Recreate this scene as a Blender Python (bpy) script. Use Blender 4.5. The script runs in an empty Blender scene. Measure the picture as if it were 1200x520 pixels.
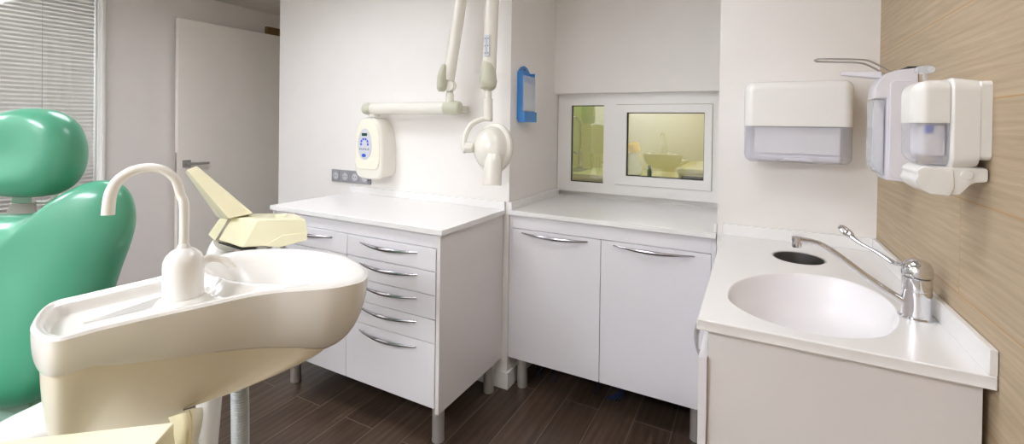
import bpy, bmesh, math, random
import numpy as np
from mathutils import Vector, Matrix
from math import sin, cos, pi, radians

random.seed(4)
scn = bpy.context.scene
COL = scn.collection

# ------------------------------------------------------------------ camera
FOC, YAW, PITCH, ROLL, CY = 538.5, radians(27.84), radians(-.471), radians(.777), 148.93
HC = 1.333
Fv = Vector((-sin(YAW)*cos(PITCH), cos(YAW)*cos(PITCH), sin(PITCH)))
rv = Vector((cos(YAW), sin(YAW), 0))
uv = rv.cross(Fv)
Rv = rv*cos(ROLL)+uv*sin(ROLL)
Uv = -rv*sin(ROLL)+uv*cos(ROLL)
cd = bpy.data.cameras.new('camera')
cam = bpy.data.objects.new('camera', cd); COL.objects.link(cam)
cd.sensor_width = 36; cd.lens = FOC/1200*36
cd.shift_y = (CY-260)/1200
cd.clip_start = .02
M = Matrix((( Rv.x, Uv.x, -Fv.x, 0), (Rv.y, Uv.y, -Fv.y, 0), (Rv.z, Uv.z, -Fv.z, HC), (0, 0, 0, 1)))
cam.matrix_world = M
scn.camera = cam
EYE = Vector((0, 0, HC))
Fh = Vector((-sin(YAW), cos(YAW), 0)); Rh = Vector((cos(YAW), sin(YAW), 0))

def at(x, y, ax, v):
    d = Fv*FOC+Rv*(x-600)-Uv*(y-CY)
    return EYE+d*((v-EYE[ax])/d[ax])
def dp(x, y, dist):
    d = Fv*FOC+Rv*(x-600)-Uv*(y-CY)
    return EYE+d*(dist/d.dot(Fh))

# --------------------------------------------------------------- materials
def lin(c):
    return tuple(((v/255)/12.92 if v/255 <= .04045 else ((v/255+.055)/1.055)**2.4) for v in c)+(1,)
def mat(name, col, rough=.4, metal=0, coat=0, var=.02, vs=9, trans=0, ior=1.45, alpha=1, emit=None, es=0, bump=0, bs=200, spec=.5):
    m = bpy.data.materials.new(name); m.use_nodes = True
    nt = m.node_tree; b = nt.nodes['Principled BSDF']
    c = lin(col)
    b.inputs['Base Color'].default_value = c
    b.inputs['Roughness'].default_value = rough
    b.inputs['Metallic'].default_value = metal
    b.inputs['Coat Weight'].default_value = coat
    b.inputs['Coat Roughness'].default_value = .06
    b.inputs['Transmission Weight'].default_value = trans
    b.inputs['IOR'].default_value = ior
    b.inputs['Alpha'].default_value = alpha
    b.inputs['Specular IOR Level'].default_value = spec
    if emit:
        b.inputs['Emission Color'].default_value = lin(emit); b.inputs['Emission Strength'].default_value = es
    tc = nt.nodes.new('ShaderNodeTexCoord')
    if var:
        n = nt.nodes.new('ShaderNodeTexNoise'); n.inputs['Scale'].default_value = vs; n.inputs['Detail'].default_value = 4
        nt.links.new(tc.outputs['Object'], n.inputs['Vector'])
        r = nt.nodes.new('ShaderNodeValToRGB')
        r.color_ramp.elements[0].position = .3; r.color_ramp.elements[1].position = .7
        r.color_ramp.elements[0].color = tuple(v*(1-var) for v in c[:3])+(1,)
        r.color_ramp.elements[1].color = tuple(min(1, v*(1+var)) for v in c[:3])+(1,)
        nt.links.new(n.outputs['Fac'], r.inputs['Fac']); nt.links.new(r.outputs['Color'], b.inputs['Base Color'])
    if bump:
        n2 = nt.nodes.new('ShaderNodeTexNoise'); n2.inputs['Scale'].default_value = bs; n2.inputs['Detail'].default_value = 3
        nt.links.new(tc.outputs['Object'], n2.inputs['Vector'])
        bp = nt.nodes.new('ShaderNodeBump'); bp.inputs['Strength'].default_value = bump; bp.inputs['Distance'].default_value = .002
        nt.links.new(n2.outputs['Fac'], bp.inputs['Height']); nt.links.new(bp.outputs['Normal'], b.inputs['Normal'])
    return m

def plank_mat(name, c1, c2, grain_dark, seam, axis_len, axis_row, ox, oy, width, row, mortar, rough, grain_amt, squish, spec=.5, rings=0, freq=2):
    m = bpy.data.materials.new(name); m.use_nodes = True
    nt = m.node_tree; b = nt.nodes['Principled BSDF']; L = nt.links.new
    tc = nt.nodes.new('ShaderNodeTexCoord'); sp = nt.nodes.new('ShaderNodeSeparateXYZ'); L(tc.outputs['Object'], sp.inputs[0])
    def add(sock, v):
        a = nt.nodes.new('ShaderNodeMath'); a.operation = 'ADD'; a.inputs[1].default_value = v; L(sock, a.inputs[0]); return a.outputs[0]
    cb = nt.nodes.new('ShaderNodeCombineXYZ')
    L(add(sp.outputs[axis_len], ox), cb.inputs[0]); L(add(sp.outputs[axis_row], oy), cb.inputs[1])
    br = nt.nodes.new('ShaderNodeTexBrick')
    br.offset = .5; br.offset_frequency = freq; br.squash = 1
    br.inputs['Scale'].default_value = 1; br.inputs['Mortar Size'].default_value = mortar
    br.inputs['Mortar Smooth'].default_value = .2
    br.inputs['Brick Width'].default_value = width; br.inputs['Row Height'].default_value = row
    br.inputs['Color1'].default_value = (0, 0, 0, 1); br.inputs['Color2'].default_value = (1, 1, 1, 1); br.inputs['Mortar'].default_value = (.5, .5, .5, 1)
    L(cb.outputs[0], br.inputs['Vector'])
    # grain runs along the plank, shifted plank by plank
    mp = nt.nodes.new('ShaderNodeMapping'); mp.inputs['Scale'].default_value = (1.6, squish, 1)
    L(cb.outputs[0], mp.inputs['Vector'])
    sh = nt.nodes.new('ShaderNodeVectorMath'); sh.operation = 'MULTIPLY_ADD'
    sh.inputs[1].default_value = (7.3, 3.1, 5.7)
    L(br.outputs['Color'], sh.inputs[0]); L(mp.outputs[0], sh.inputs[2])
    n1 = nt.nodes.new('ShaderNodeTexNoise'); n1.inputs['Scale'].default_value = 2.2; n1.inputs['Detail'].default_value = 9; n1.inputs['Roughness'].default_value = .62; n1.inputs['Distortion'].default_value = .9
    L(sh.outputs[0], n1.inputs['Vector'])
    w = nt.nodes.new('ShaderNodeTexWave'); w.wave_type = 'BANDS'; w.bands_direction = 'Y'
    w.inputs['Scale'].default_value = .55; w.inputs['Distortion'].default_value = 9; w.inputs['Detail'].default_value = 3; w.inputs['Detail Scale'].default_value = .7
    L(sh.outputs[0], w.inputs['Vector'])
    mx = nt.nodes.new('ShaderNodeMixRGB'); L(br.outputs['Color'], mx.inputs['Fac'])
    mx.inputs['Color1'].default_value = lin(c1); mx.inputs['Color2'].default_value = lin(c2)
    rp = nt.nodes.new('ShaderNodeValToRGB'); rp.color_ramp.elements[0].position = .32; rp.color_ramp.elements[1].position = .68
    rp.color_ramp.elements[0].color = (grain_amt,)*3+(1,); rp.color_ramp.elements[1].color = (0, 0, 0, 1)
    L(n1.outputs['Fac'], rp.inputs['Fac'])
    g = nt.nodes.new('ShaderNodeMixRGB'); g.inputs['Color2'].default_value = lin(grain_dark)
    L(rp.outputs['Color'], g.inputs['Fac']); L(mx.outputs[0], g.inputs['Color1'])
    g2 = nt.nodes.new('ShaderNodeMixRGB'); g2.inputs['Color2'].default_value = lin(grain_dark)
    ml = nt.nodes.new('ShaderNodeMath'); ml.operation = 'MULTIPLY'; ml.inputs[1].default_value = rings
    L(w.outputs['Fac'], ml.inputs[0]); L(ml.outputs[0], g2.inputs['Fac']); L(g.outputs[0], g2.inputs['Color1'])
    s = nt.nodes.new('ShaderNodeMixRGB'); s.inputs['Color2'].default_value = lin(seam)
    L(br.outputs['Fac'], s.inputs['Fac']); L(g2.outputs[0], s.inputs['Color1'])
    L(s.outputs[0], b.inputs['Base Color'])
    b.inputs['Roughness'].default_value = rough; b.inputs['Specular IOR Level'].default_value = spec
    bp = nt.nodes.new('ShaderNodeBump'); bp.inputs['Strength'].default_value = .15; bp.inputs['Distance'].default_value = .001
    L(n1.outputs['Fac'], bp.inputs['Height']); L(bp.outputs['Normal'], b.inputs['Normal'])
    return m

MAT = dict(
    wall=mat('painted_wall', (236, 233, 229), .5, var=.008, bump=.05, bs=300),
    wall_grey=mat('painted_wall_grey', (226, 220, 216), .6, var=.01, bump=.05, bs=300),
    ceil=mat('ceiling_paint', (226, 222, 214), .8, var=.01),
    cab=mat('cabinet_lacquer', (231, 229, 232), .28, var=.006, coat=.2),
    cabside=mat('cabinet_side_panel', (226, 222, 220), .4, var=.01, bump=.08, bs=500),
    top=mat('solid_surface', (238, 237, 235), .26, var=.006, coat=.15),
    basin=mat('basin_solid_surface', (243, 241, 242), .25, var=.004),
    door=mat('door_lacquer', (233, 228, 220), .35, var=.01),
    frame=mat('white_frame', (238, 237, 234), .25, var=.005),
    chrome=mat('chrome', (225, 225, 228), .06, metal=1, var=.01),
    handle_metal=mat('handle_metal', (196, 194, 198), .14, metal=1, var=.01),
    legmetal=mat('satin_leg_metal', (205, 202, 198), .42, metal=.7, var=.02),
    steel=mat('brushed_steel', (185, 183, 180), .32, metal=1, var=.04, vs=30),
    dark=mat('dark_gap', (28, 24, 22), .7, var=.05),
    gasket=mat('black_gasket', (45, 46, 44), .6, var=.05),
    socket=mat('grey_socket_plastic', (150, 150, 154), .4, var=.01),
    socketin=mat('grey_socket_well', (190, 190, 194), .35, var=.01),
    cream=mat('cream_plastic', (235, 229, 194), .3, var=.012, coat=.2),
    creamy=mat('cream_body', (228, 222, 203), .3, var=.012, coat=.3),
    porcelain=mat('porcelain', (229, 227, 221), .2, var=.006, coat=.3),
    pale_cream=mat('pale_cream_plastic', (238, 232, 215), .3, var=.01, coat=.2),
    ivory=mat('ivory_enamel', (232, 229, 219), .25, var=.008, coat=.4),
    capgreen=mat('sage_cap_plastic', (196, 196, 176), .45, var=.015),
    green=mat('green_upholstery', (80, 156, 125), .34, var=.04, vs=4, coat=.35, bump=.03, bs=120),
    greygreen=mat('grey_green_shell', (150, 178, 160), .35, var=.02),
    bracket=mat('bracket_grey', (152, 142, 134), .35, metal=.3, var=.05, vs=14),
    whiteplastic=mat('white_plastic', (239, 238, 234), .25, var=.006, coat=.3),
    lilac=mat('lilac_white_plastic', (228, 227, 234), .3, var=.006, coat=.2),
    translucent=mat('translucent_lilac_plastic', (220, 220, 230), .2, var=.01, alpha=.34),
    clear=mat('clear_plastic', (228, 234, 240), .08, var=0, alpha=.35),
    tissue=mat('white_tissue', (236, 234, 236), .9, var=.03, vs=60),
    blue=mat('blue_plastic', (66, 138, 208), .35, var=.02, coat=.2),
    bluebtn=mat('blue_print', (52, 84, 205), .4, var=.03),
    lcd=mat('dark_green_lcd', (38, 78, 62), .2, var=.04),
    facegrey=mat('control_foil_grey', (203, 206, 212), .35, var=.01),
    greyprint=mat('grey_print', (130, 134, 142), .5, var=.01),
    hose=mat('grey_corrugated_hose', (166, 170, 168), .4, var=.04),
    wood_dark=mat('brown_door_frame', (120, 92, 58), .5, var=.12, vs=20),

    blind=mat('blind_slat', (240, 239, 234), .4, var=.01),
    cable=mat('blue_cable', (16, 30, 72), .5, var=.05),
    labwall=mat('lab_wall_paint', (224, 216, 172), .7, var=.02),
    labtop=mat('lab_worktop', (236, 230, 196), .4, var=.02),
    yellow=mat('yellow_lid', (250, 212, 0), .4, var=.02),
    lampface=mat('lamp_diffuser', (255, 252, 246), .5, var=0, emit=(255, 251, 244), es=9),
    tube=mat('ivory_tube', (238, 236, 229), .3, var=.01),
)
def glass_mat(name, tint, ior):
    m = bpy.data.materials.new(name); m.use_nodes = True; nt = m.node_tree; nt.nodes.clear()
    o = nt.nodes.new('ShaderNodeOutputMaterial'); mx = nt.nodes.new('ShaderNodeMixShader')
    t = nt.nodes.new('ShaderNodeBsdfTransparent'); t.inputs[0].default_value = lin(tint)
    g = nt.nodes.new('ShaderNodeBsdfGlossy'); g.inputs['Roughness'].default_value = .015
    f = nt.nodes.new('ShaderNodeFresnel'); f.inputs[0].default_value = ior
    nt.links.new(f.outputs[0], mx.inputs[0]); nt.links.new(t.outputs[0], mx.inputs[1]); nt.links.new(g.outputs[0], mx.inputs[2]); nt.links.new(mx.outputs[0], o.inputs[0])
    return m
MAT['pane'] = glass_mat('window_glass', (250, 251, 247), 2.1)
MAT['pane_plain'] = glass_mat('partition_glass', (252, 252, 252), 1.6)
MAT['oak'] = plank_mat('oak_laminate', (192, 174, 146), (200, 182, 154), (150, 128, 98), (184, 144, 92), 1, 2, -2.093, -.9865, 1.6, .2023, .0012, .5, .48, 34, spec=.25, rings=.2, freq=4)
MAT['floor'] = plank_mat('dark_wood_tile', (84, 68, 56), (108, 89, 75), (50, 38, 31), (122, 108, 98), 1, 0, .35, .298+.1642*40, 1.22, .1642, .0018, .34, .75, 16, spec=.45, rings=.35)

# ------------------------------------------------------------ mesh helpers
def finish(name, bm, material, parent=None, smooth=35, mats=None):
    bmesh.ops.recalc_face_normals(bm, faces=bm.faces)
    me = bpy.data.meshes.new(name); bm.to_mesh(me); bm.free()
    me.materials.append(MAT[material])
    for x in (mats or []): me.materials.append(MAT[x])
    if smooth:
        me.shade_smooth()
        me.set_sharp_from_angle(angle=radians(smooth))
    o = bpy.data.objects.new(name, me); COL.objects.link(o)
    if smooth and smooth <= 35 and len(me.polygons) < 4000:
        wn = o.modifiers.new('weighted', 'WEIGHTED_NORMAL'); wn.keep_sharp = True; wn.weight = 80
    if parent: o.parent = parent; o.matrix_parent_inverse = parent.matrix_world.inverted() if False else Matrix.Translation(-parent.location)
    return o
def NB(): return bmesh.new()
def box(bm, x0, x1, y0, y1, z0, z1, bev=0, seg=2, mi=0):
    vs = [bm.verts.new((x, y, z)) for x in (x0, x1) for y in (y0, y1) for z in (z0, z1)]
    fs = [(0, 1, 3, 2), (4, 6, 7, 5), (0, 4, 5, 1), (2, 3, 7, 6), (0, 2, 6, 4), (1, 5, 7, 3)]
    F = [bm.faces.new([vs[i] for i in f]) for f in fs]
    for f in F: f.material_index = mi
    if bev:
        es = list({e for f in F for e in f.edges})
        bmesh.ops.bevel(bm, geom=es, offset=bev, segments=seg, profile=.5, affect='EDGES')
    return vs
def hull(bm, pts, bev=0, seg=2):
    b = bmesh.new()
    vs = [b.verts.new(p) for p in pts]
    r = bmesh.ops.convex_hull(b, input=vs)
    dead = [g for g in r['geom_interior'] if isinstance(g, bmesh.types.BMVert)]
    if dead: bmesh.ops.delete(b, geom=dead, context='VERTS')
    bmesh.ops.dissolve_limit(b, angle_limit=radians(3), verts=b.verts, edges=b.edges)
    if bev: bmesh.ops.bevel(b, geom=list(b.edges), offset=bev, segments=seg, profile=.5, affect='EDGES')
    me = bpy.data.meshes.new('t'); b.to_mesh(me); b.free(); bm.from_mesh(me); bpy.data.meshes.remove(me)
def catmull(P, n=8, closed=False):
    P = [Vector(p) for p in P]; out = []; N = len(P)
    for i in range(N if closed else N-1):
        if closed: a, b, c, d = P[(i-1) % N], P[i], P[(i+1) % N], P[(i+2) % N]
        else: a, b, c, d = P[max(i-1, 0)], P[i], P[i+1], P[min(i+2, N-1)]
        for k in range(n):
            t = k/n
            out.append(.5*((2*b)+(c-a)*t+(2*a-5*b+4*c-d)*t*t+(3*b-a-3*c+d)*t**3))
    if not closed: out.append(P[-1].copy())
    return out
def lerpr(R, n):
    out = []
    for i in range(len(R)-1):
        for k in range(n): out.append(R[i]+(R[i+1]-R[i])*k/n)
    out.append(R[-1]); return out
def loft(bm, rings, cap0=True, cap1=True, closed=True):
    V = [[bm.verts.new(p) for p in r] for r in rings]
    for a, b in zip(V[:-1], V[1:]):
        n = len(a)
        for i in range(n if closed else n-1):
            j = (i+1) % n
            bm.faces.new((a[i], a[j], b[j], b[i]))
    if cap0: bm.faces.new(V[0][::-1])
    if cap1: bm.faces.new(V[-1])
    return V
def tube(bm, pts, rad, seg=16, n=8, flat=1., up=None, cap=True):
    P = catmull(pts, n) if len(pts) > 2 and n > 1 else [Vector(p) for p in pts]
    if not hasattr(rad, '__len__'): R = [rad]*len(P)
    else: R = lerpr(rad, n) if len(pts) > 2 and n > 1 else list(rad)
    T = [(P[min(i+1, len(P)-1)]-P[max(i-1, 0)]).normalized() for i in range(len(P))]
    u = Vector(up) if up else (Vector((0, 0, 1)) if abs(T[0].z) < .9 else Vector((1, 0, 0)))
    rings = []
    for p, t, r in zip(P, T, R):
        u = (u-t*u.dot(t)).normalized(); v = t.cross(u)
        rings.append([p+(u*cos(2*pi*k/seg)*flat+v*sin(2*pi*k/seg))*r for k in range(seg)])
    loft(bm, rings, cap, cap)
def lathe(bm, prof, org=(0, 0, 0), axis=(0, 0, 1), seg=32, sx=1, sy=1, xdir=None):
    a = Vector(axis).normalized()
    u = Vector(xdir) if xdir else (Vector((1, 0, 0)) if abs(a.x) < .9 else Vector((0, 1, 0)))
    u = (u-a*u.dot(a)).normalized(); v = a.cross(u); o = Vector(org)
    rings = [[o+a*z+(u*cos(2*pi*k/seg)*sx+v*sin(2*pi*k/seg)*sy)*max(r, 1e-5) for k in range(seg)] for r, z in prof]
    loft(bm, rings)
def cyl(bm, p, r, h, seg=24, bev=.001, axis=(0, 0, 1)):
    lathe(bm, [(r-bev, 0), (r, bev), (r, h-bev), (r-bev, h)], p, axis, seg)
def prism(bm, pts, d, bev=0):
    """pts: closed planar outline (Vectors); d: extrusion vector"""
    b = bmesh.new(); vs = [b.verts.new(p) for p in pts]; f = b.faces.new(vs)
    r = bmesh.ops.extrude_face_region(b, geom=[f]); nv = [g for g in r['geom'] if isinstance(g, bmesh.types.BMVert)]
    bmesh.ops.translate(b, vec=Vector(d), verts=nv)
    if bev:
        es = [e for e in b.edges if e.calc_face_angle(0) > .6]
        bmesh.ops.bevel(b, geom=es, offset=bev, segments=2, profile=.5, affect='EDGES')
    me = bpy.data.meshes.new('t'); b.to_mesh(me); b.free(); bm.from_mesh(me); bpy.data.meshes.remove(me)
def rrect(cx, cy, w, h, r, n=6):
    out = []
    for sx, sy, a0 in ((1, 1, 0), (-1, 1, 90), (-1, -1, 180), (1, -1, 270)):
        for k in range(n+1):
            a = radians(a0+90*k/n)
            out.append((cx+sx*(w/2-r)+r*cos(a), cy+sy*(h/2-r)+r*sin(a)))
    return out
def tag(o, label, cat, group=None):
    o['label'] = label; o['category'] = cat
    if group: o['group'] = group
    return o
def thing(name, loc, label, cat, group=None):
    o = bpy.data.objects.new(name, None); o.location = loc; COL.objects.link(o); o.empty_display_size = .05
    return tag(o, label, cat, group)
def struct(name, bm, m, parent=None, smooth=35):
    o = finish(name, bm, m, parent, smooth)
    if not parent: o['kind'] = 'structure'
    return o
def sbox(name, m, *a, bev=0, parent=None):
    bm = NB(); box(bm, *a, bev=bev); return struct(name, bm, m, parent)
def part(name, m, parent, *a, bev=0, seg=2, label=None):
    bm = NB(); box(bm, *a, bev=bev, seg=seg); o = finish(name, bm, m, parent)
    if label: o['label'] = label
    return o

# ------------------------------------------------------------ room shell
W = 2.03; WX = .385; RL = -1.083; RR = -.128; RB = 2.68; LX = -3.60; FY = 2.56; CZ = 2.225; BK = -1.6
sbox('floor', 'floor', LX-.3, WX+.1, BK-.1, 4.3, -.05, 0)
sbox('ceiling', 'ceil', LX-.3, WX+.1, BK-.1, 4.3, CZ, CZ+.05)
# back wall left of the niche, thick pier with the return face of the niche on its right
sbox('wall_back', 'wall', -2.87, RL, W, RB+.1, 0, CZ)
sbox('wall_back_right', 'wall', RR, WX, W, RB+.1, 0, CZ)
sbox('wall_right', 'oak', WX, WX+.1, BK, W+.001, 0, CZ)
sbox('wall_niche_upper', 'wall', RL, RR, 2.60, RB+.1, 1.517, CZ)
sbox('wall_niche_lower', 'wall', RL, RR, RB, RB+.1, 0, .925)
sbox('trim_1', 'frame', RL, RR, RB-.02, RB+.1, 1.48, 1.517)
sbox('wall_front', 'wall', LX-.1, WX+.1, BK-.1, BK, 0, CZ)
# left wall with the glazed opening
sbox('wall_left', 'wall_grey', LX-.1, LX, 1.352, FY, 0, CZ)
sbox('wall_left_near', 'wall_grey', LX-.1, LX, BK, -.55, 0, CZ)
sbox('wall_left_sill', 'wall_grey', LX-.1, LX, -.55, 1.352, 0, .12)
# far wall of the lobby with the doorway
bm = NB(); box(bm, LX, -3.50, FY, FY+.12, 0, CZ); box(bm, -3.50, -2.87, FY, FY+.12, 2.06, CZ)
struct('wall_lobby', bm, 'wall_grey')
sbox('wall_corridor', 'wall_grey', LX-.1, -2.6, 3.6, 3.7, 0, CZ)
sbox('wall_corridor_left', 'wall_grey', LX-.1, LX, FY+.12, 3.6, 0, CZ)
bm = NB(); box(bm, LX, LX+.035, 2.41, FY-.012, 2.045, 2.105); box(bm, -3.565, -2.87, FY-.012, FY+.12, 2.045, 2.105); box(bm, -3.515, -3.455, FY-.012, FY+.12, 0, 2.045)
struct('trim_2', bm, 'wood_dark')
# baseboards round the pier
bm = NB(); box(bm, -2.87, RL+.012, W-.012, W, 0, .085, bev=.002); struct('baseboard_back', bm, 'frame')
bm = NB(); box(bm, RL, RL+.012, W, RB, 0, .085, bev=.002); struct('baseboard_niche', bm, 'frame')

# glazed partition with profile frame
bm = NB()
for a in ((LX-.05, LX+.018, 1.312, 1.352, .12, CZ), (LX-.03, LX+.018, -.55, -.51, .12, CZ), (LX-.03, LX+.018, -.51, 1.312, .12, .16), (LX-.03, LX+.018, -.51, 1.312, CZ-.03, CZ)):
    box(bm, *a, bev=.003)
box(bm, LX+.0, LX+.03, 1.328, 1.338, .12, CZ)
w3 = struct('window_1', bm, 'frame')
bm = NB(); box(bm, LX-.006, LX, -.51, 1.312, .16, CZ-.03); finish('pane', bm, 'pane_plain', w3)
bm = NB(); box(bm, LX+.018, LX+.026, 1.328, 1.346, 1.275, 1.285); box(bm, LX+.018, LX+.034, 1.332, 1.344, 1.19, 1.225, bev=.002)
box(bm, LX+.018, LX+.024, 1.326, 1.336, 1.08, 1.09)
finish('latch', bm, 'frame', w3)
# venetian blind behind the glass
vb = thing('venetian_blind', (LX-.06, .4, .15), 'pale grey venetian blind with closed thin slats behind the glass partition', 'blind')
bm = NB(); z = .17; i = 0
while z < CZ-.06:
    th = radians(58)
    w = .0150
    dx, dz = cos(th)*w, sin(th)*w
    xs = LX-.024
    ring = []
    for y in (-.50, 1.306):
        a = Vector((xs+dx, y, z-dz)); m_ = Vector((xs+.0025, y, z+.001)); c = Vector((xs-dx, y, z+dz))
        ring.append([a, m_, c, c+Vector((.0004, 0, -.0005)), m_+Vector((.0004, 0, -.0006)), a+Vector((.0004, 0, -.0004))])
    loft(bm, ring)
    z += .0242
finish('slats', bm, 'blind', vb, smooth=0)
bm = NB(); box(bm, LX-.045, LX-.008, -.50, 1.306, CZ-.05, CZ-.02, bev=.002); finish('head_rail', bm, 'frame', vb)
for y in (1.07, .3, -.3):
    bm = NB(); tube(bm, [(LX-.0095, y, .16), (LX-.0095, y, CZ-.04)], .0011, 6, 1); finish('cord', bm, 'frame', vb)
sbox('wall_beyond_glass', 'wall', LX-1.2, LX-1.1, -1.7, 1.6, 0, CZ)
sbox('wall_beyond_side', 'wall', LX-1.1, LX-.1, 1.45, 1.55, 0, CZ)
sbox('floor_beyond', 'floor', LX-1.2, LX-.3, -1.7, 1.6, -.05, 0)

# the open door leaf
dl = thing('door_leaf', (-3.50, 2.475, .01), 'plain white door leaf swung open against the lobby wall', 'door')
A = Vector((-3.503, 2.475, 0)); B = Vector((-3.522, 1.728, 0)); dr = (B-A).normalized(); nrm = Vector((-dr.y, dr.x, 0))
if nrm.x > 0: nrm = -nrm
bm = NB(); hull(bm, [p+Vector((0, 0, z))+nrm*t for p in (A, B) for z in (.008, 2.03) for t in (0, .038)], bev=.002); finish('panel', bm, 'door', dl)
hp = B-dr*.055; out = -nrm
bm = NB()
q = [hp+dr*a+Vector((0, 0, 1.02+b))+out*c for a in (-.026, .026) for b in (-.026, .026) for c in (0, .009)]
hull(bm, q, bev=.002)
tube(bm, [hp+Vector((0, 0, 1.02))+out*.008, hp+Vector((0, 0, 1.02))+out*.05], .009, 12, 1)
h1 = hp+Vector((0, 0, 1.02))+out*.045; h2 = h1-dr*.125
hull(bm, [h+Vector((0, 0, b))+out*c for h in (h1+dr*.012, h2) for b in (-.009, .009) for c in (0, .012)], bev=.0015)
finish('door_handle', bm, 'steel', dl)
bm = NB(); hull(bm, [B+dr*a+Vector((0, 0, b))+nrm*c for a in (.0, .0025) for b in (.93, 1.10) for c in (.008, .03)]); finish('lock_plate', bm, 'steel', dl)

# --------------------------------------------------------- niche window
fy = 2.655
w1 = None
bm = NB()
# fixed outer frame (window 2 of the setting)
FL, FR_, FB, FT = -1.079, RR, .925, 1.482
g1 = (-.993, -.789, .985, 1.447)     # small fixed pane
sL, sR, sB, sT = -.716, -.196, .985, 1.452  # sash
box(bm, FL, g1[0], fy, RB+.02, FB, FT)
box(bm, g1[1], sL, fy, RB+.02, FB, FT)
box(bm, sR, FR_, fy, RB+.02, FB, FT)
box(bm, g1[0], g1[1], fy, RB+.02, FB, g1[2]); box(bm, g1[0], g1[1], fy, RB+.02, g1[3], FT)
box(bm, sL, sR, fy, RB+.02, FB, sB); box(bm, sL, sR, fy, RB+.02, sT, FT)
wf = struct('window_2', bm, 'frame')
bm = NB(); box(bm, g1[0]-.004, g1[1]+.004, fy+.018, fy+.022, g1[2]-.004, g1[3]+.004); finish('pane', bm, 'pane', wf)
bm = NB()
for a in ((g1[0], g1[0]+.005, g1[2], g1[3]), (g1[1]-.003, g1[1], g1[2], g1[3]), (g1[0], g1[1], g1[2], g1[2]+.005), (g1[0], g1[1], g1[3]-.005, g1[3])):
    box(bm, a[0], a[1], fy+.010, fy+.018, a[2], a[3])
finish('gasket', bm, 'gasket', wf)
p2 = (-.652, -.237, 1.04, 1.405)
bm = NB()
for a in ((sL+.003, p2[0], sB+.003, sT-.003), (p2[1], sR-.003, sB+.003, sT-.003), (p2[0], p2[1], sB+.003, p2[2]), (p2[0], p2[1], p2[3], sT-.003)):
    box(bm, a[0], a[1], fy-.012, RB+.012, a[2], a[3])
sash = finish('sash', bm, 'frame', wf)
bm = NB(); box(bm, p2[0]-.004, p2[1]+.004, fy+.010, fy+.014, p2[2]-.004, p2[3]+.004); finish('sash_pane', bm, 'pane', wf)
bm = NB()
for a in ((p2[0], p2[0]+.006, p2[2], p2[3]), (p2[1]-.003, p2[1], p2[2], p2[3]), (p2[0], p2[1], p2[2], p2[2]+.005), (p2[0], p2[1], p2[3]-.005, p2[3])):
    box(bm, a[0], a[1], fy+.002, fy+.010, a[2], a[3])
finish('sash_gasket', bm, 'gasket', wf)
bm = NB()
for x in (-.845, -.40): box(bm, x-.022, x+.022, fy-.004, fy, .948, .957, bev=.001)
finish('drain_cap', bm, 'frame', wf)

# --------------------------------------------------- the lab seen through it
sbox('wall_lab_back', 'labwall', -1.9, .9, 4.05, 4.15, 0, CZ)
sbox('wall_lab_left', 'labwall', -2.0, -1.9, RB+.1, 4.15, 0, CZ)
sbox('wall_lab_right', 'labwall', .9, 1.0, RB+.1, 4.15, 0, CZ)
lb = thing('lab_counter', (-.6, 3.7, 0), 'pale yellow counter with an inset sink seen through the window', 'counter')
part('carcass', 'labwall', lb, -1.85, -.47, 3.47, 4.04, 0, .91)
part('worktop', 'labtop', lb, -1.85, -.46, 3.44, 4.045, .91, .945, bev=.004)
bm = NB(); box(bm, -1.62, -1.26, 3.56, 3.90, .941, .9462, bev=.0); finish('sink_inset', bm, 'steel', lb)
tp = Vector((-1.37, 3.90, .945))
tf = thing('lab_faucet', tp, 'tall swan neck chrome faucet seen through the small left pane', 'faucet')
bm = NB(); lathe(bm, [(.028, 0), (.028, .01), (.02, .016), (.02, .15), (.014, .16)], tp, seg=20); finish('body', bm, 'chrome', tf)
bm = NB(); tube(bm, [tp+Vector(v) for v in ((0, 0, .15), (0, 0, .36), (-.02, -.02, .43), (-.06, -.05, .455), (-.10, -.09, .43), (-.105, -.095, .37))], .011, 12); finish('spout', bm, 'chrome', tf)
bm = NB(); tube(bm, [tp+Vector(v) for v in ((0, 0, .12), (-.05, -.03, .14), (-.09, -.05, .17))], [.012, .009, .007], 10, 4); finish('lever', bm, 'chrome', tf)
# low case on the right
lc = thing('lab_case', (-.15, 3.35, 0), 'pale yellow flat-topped cabinet right of the counter behind the large pane', 'cabinet')
part('body', 'labwall', lc, -.44, .35, 3.18, 3.9, 0, 1.02)
part('drawer_gap', 'gasket', lc, -.42, .33, 3.174, 3.18, .98, 1.005)
part('lid', 'labtop', lc, -.45, .36, 3.165, 3.92, 1.02, 1.055, bev=.01)
# tilted jar with yellow lid
jb = at(742, 203, 1, 3.6)
jr = thing('lab_bottle', (jb.x, 3.6, .945), 'squat white bottle with a tilted yellow lid seen through the large pane', 'bottle')
bm = NB(); lathe(bm, [(.06, 0), (.068, .01), (.064, .08), (.045, .14), (.034, .17), (.034, .185)], (jb.x, 3.6, .945), seg=24); finish('body', bm, 'clear', jr)
bm = NB(); ax = Vector((-.25, -.1, 1)).normalized(); cyl(bm, Vector((jb.x, 3.6, .945))+Vector((0.012, 0, .178)), .045, .072, 28, .005, ax); finish('lid', bm, 'yellow', jr)
gb = at(761, 203, 1, 3.55)
bm = NB(); lathe(bm, [(.015, 0), (.016, .004), (.016, .05), (.009, .06), (.009, .066), (.012, .067), (.012, .082), (.002, .084)], (gb.x, 3.55, .945), seg=16)
tag(finish('small_bottle', bm, 'lcd'), 'tiny dark green bottle on the lab counter beside the squat bottle', 'bottle')
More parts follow.
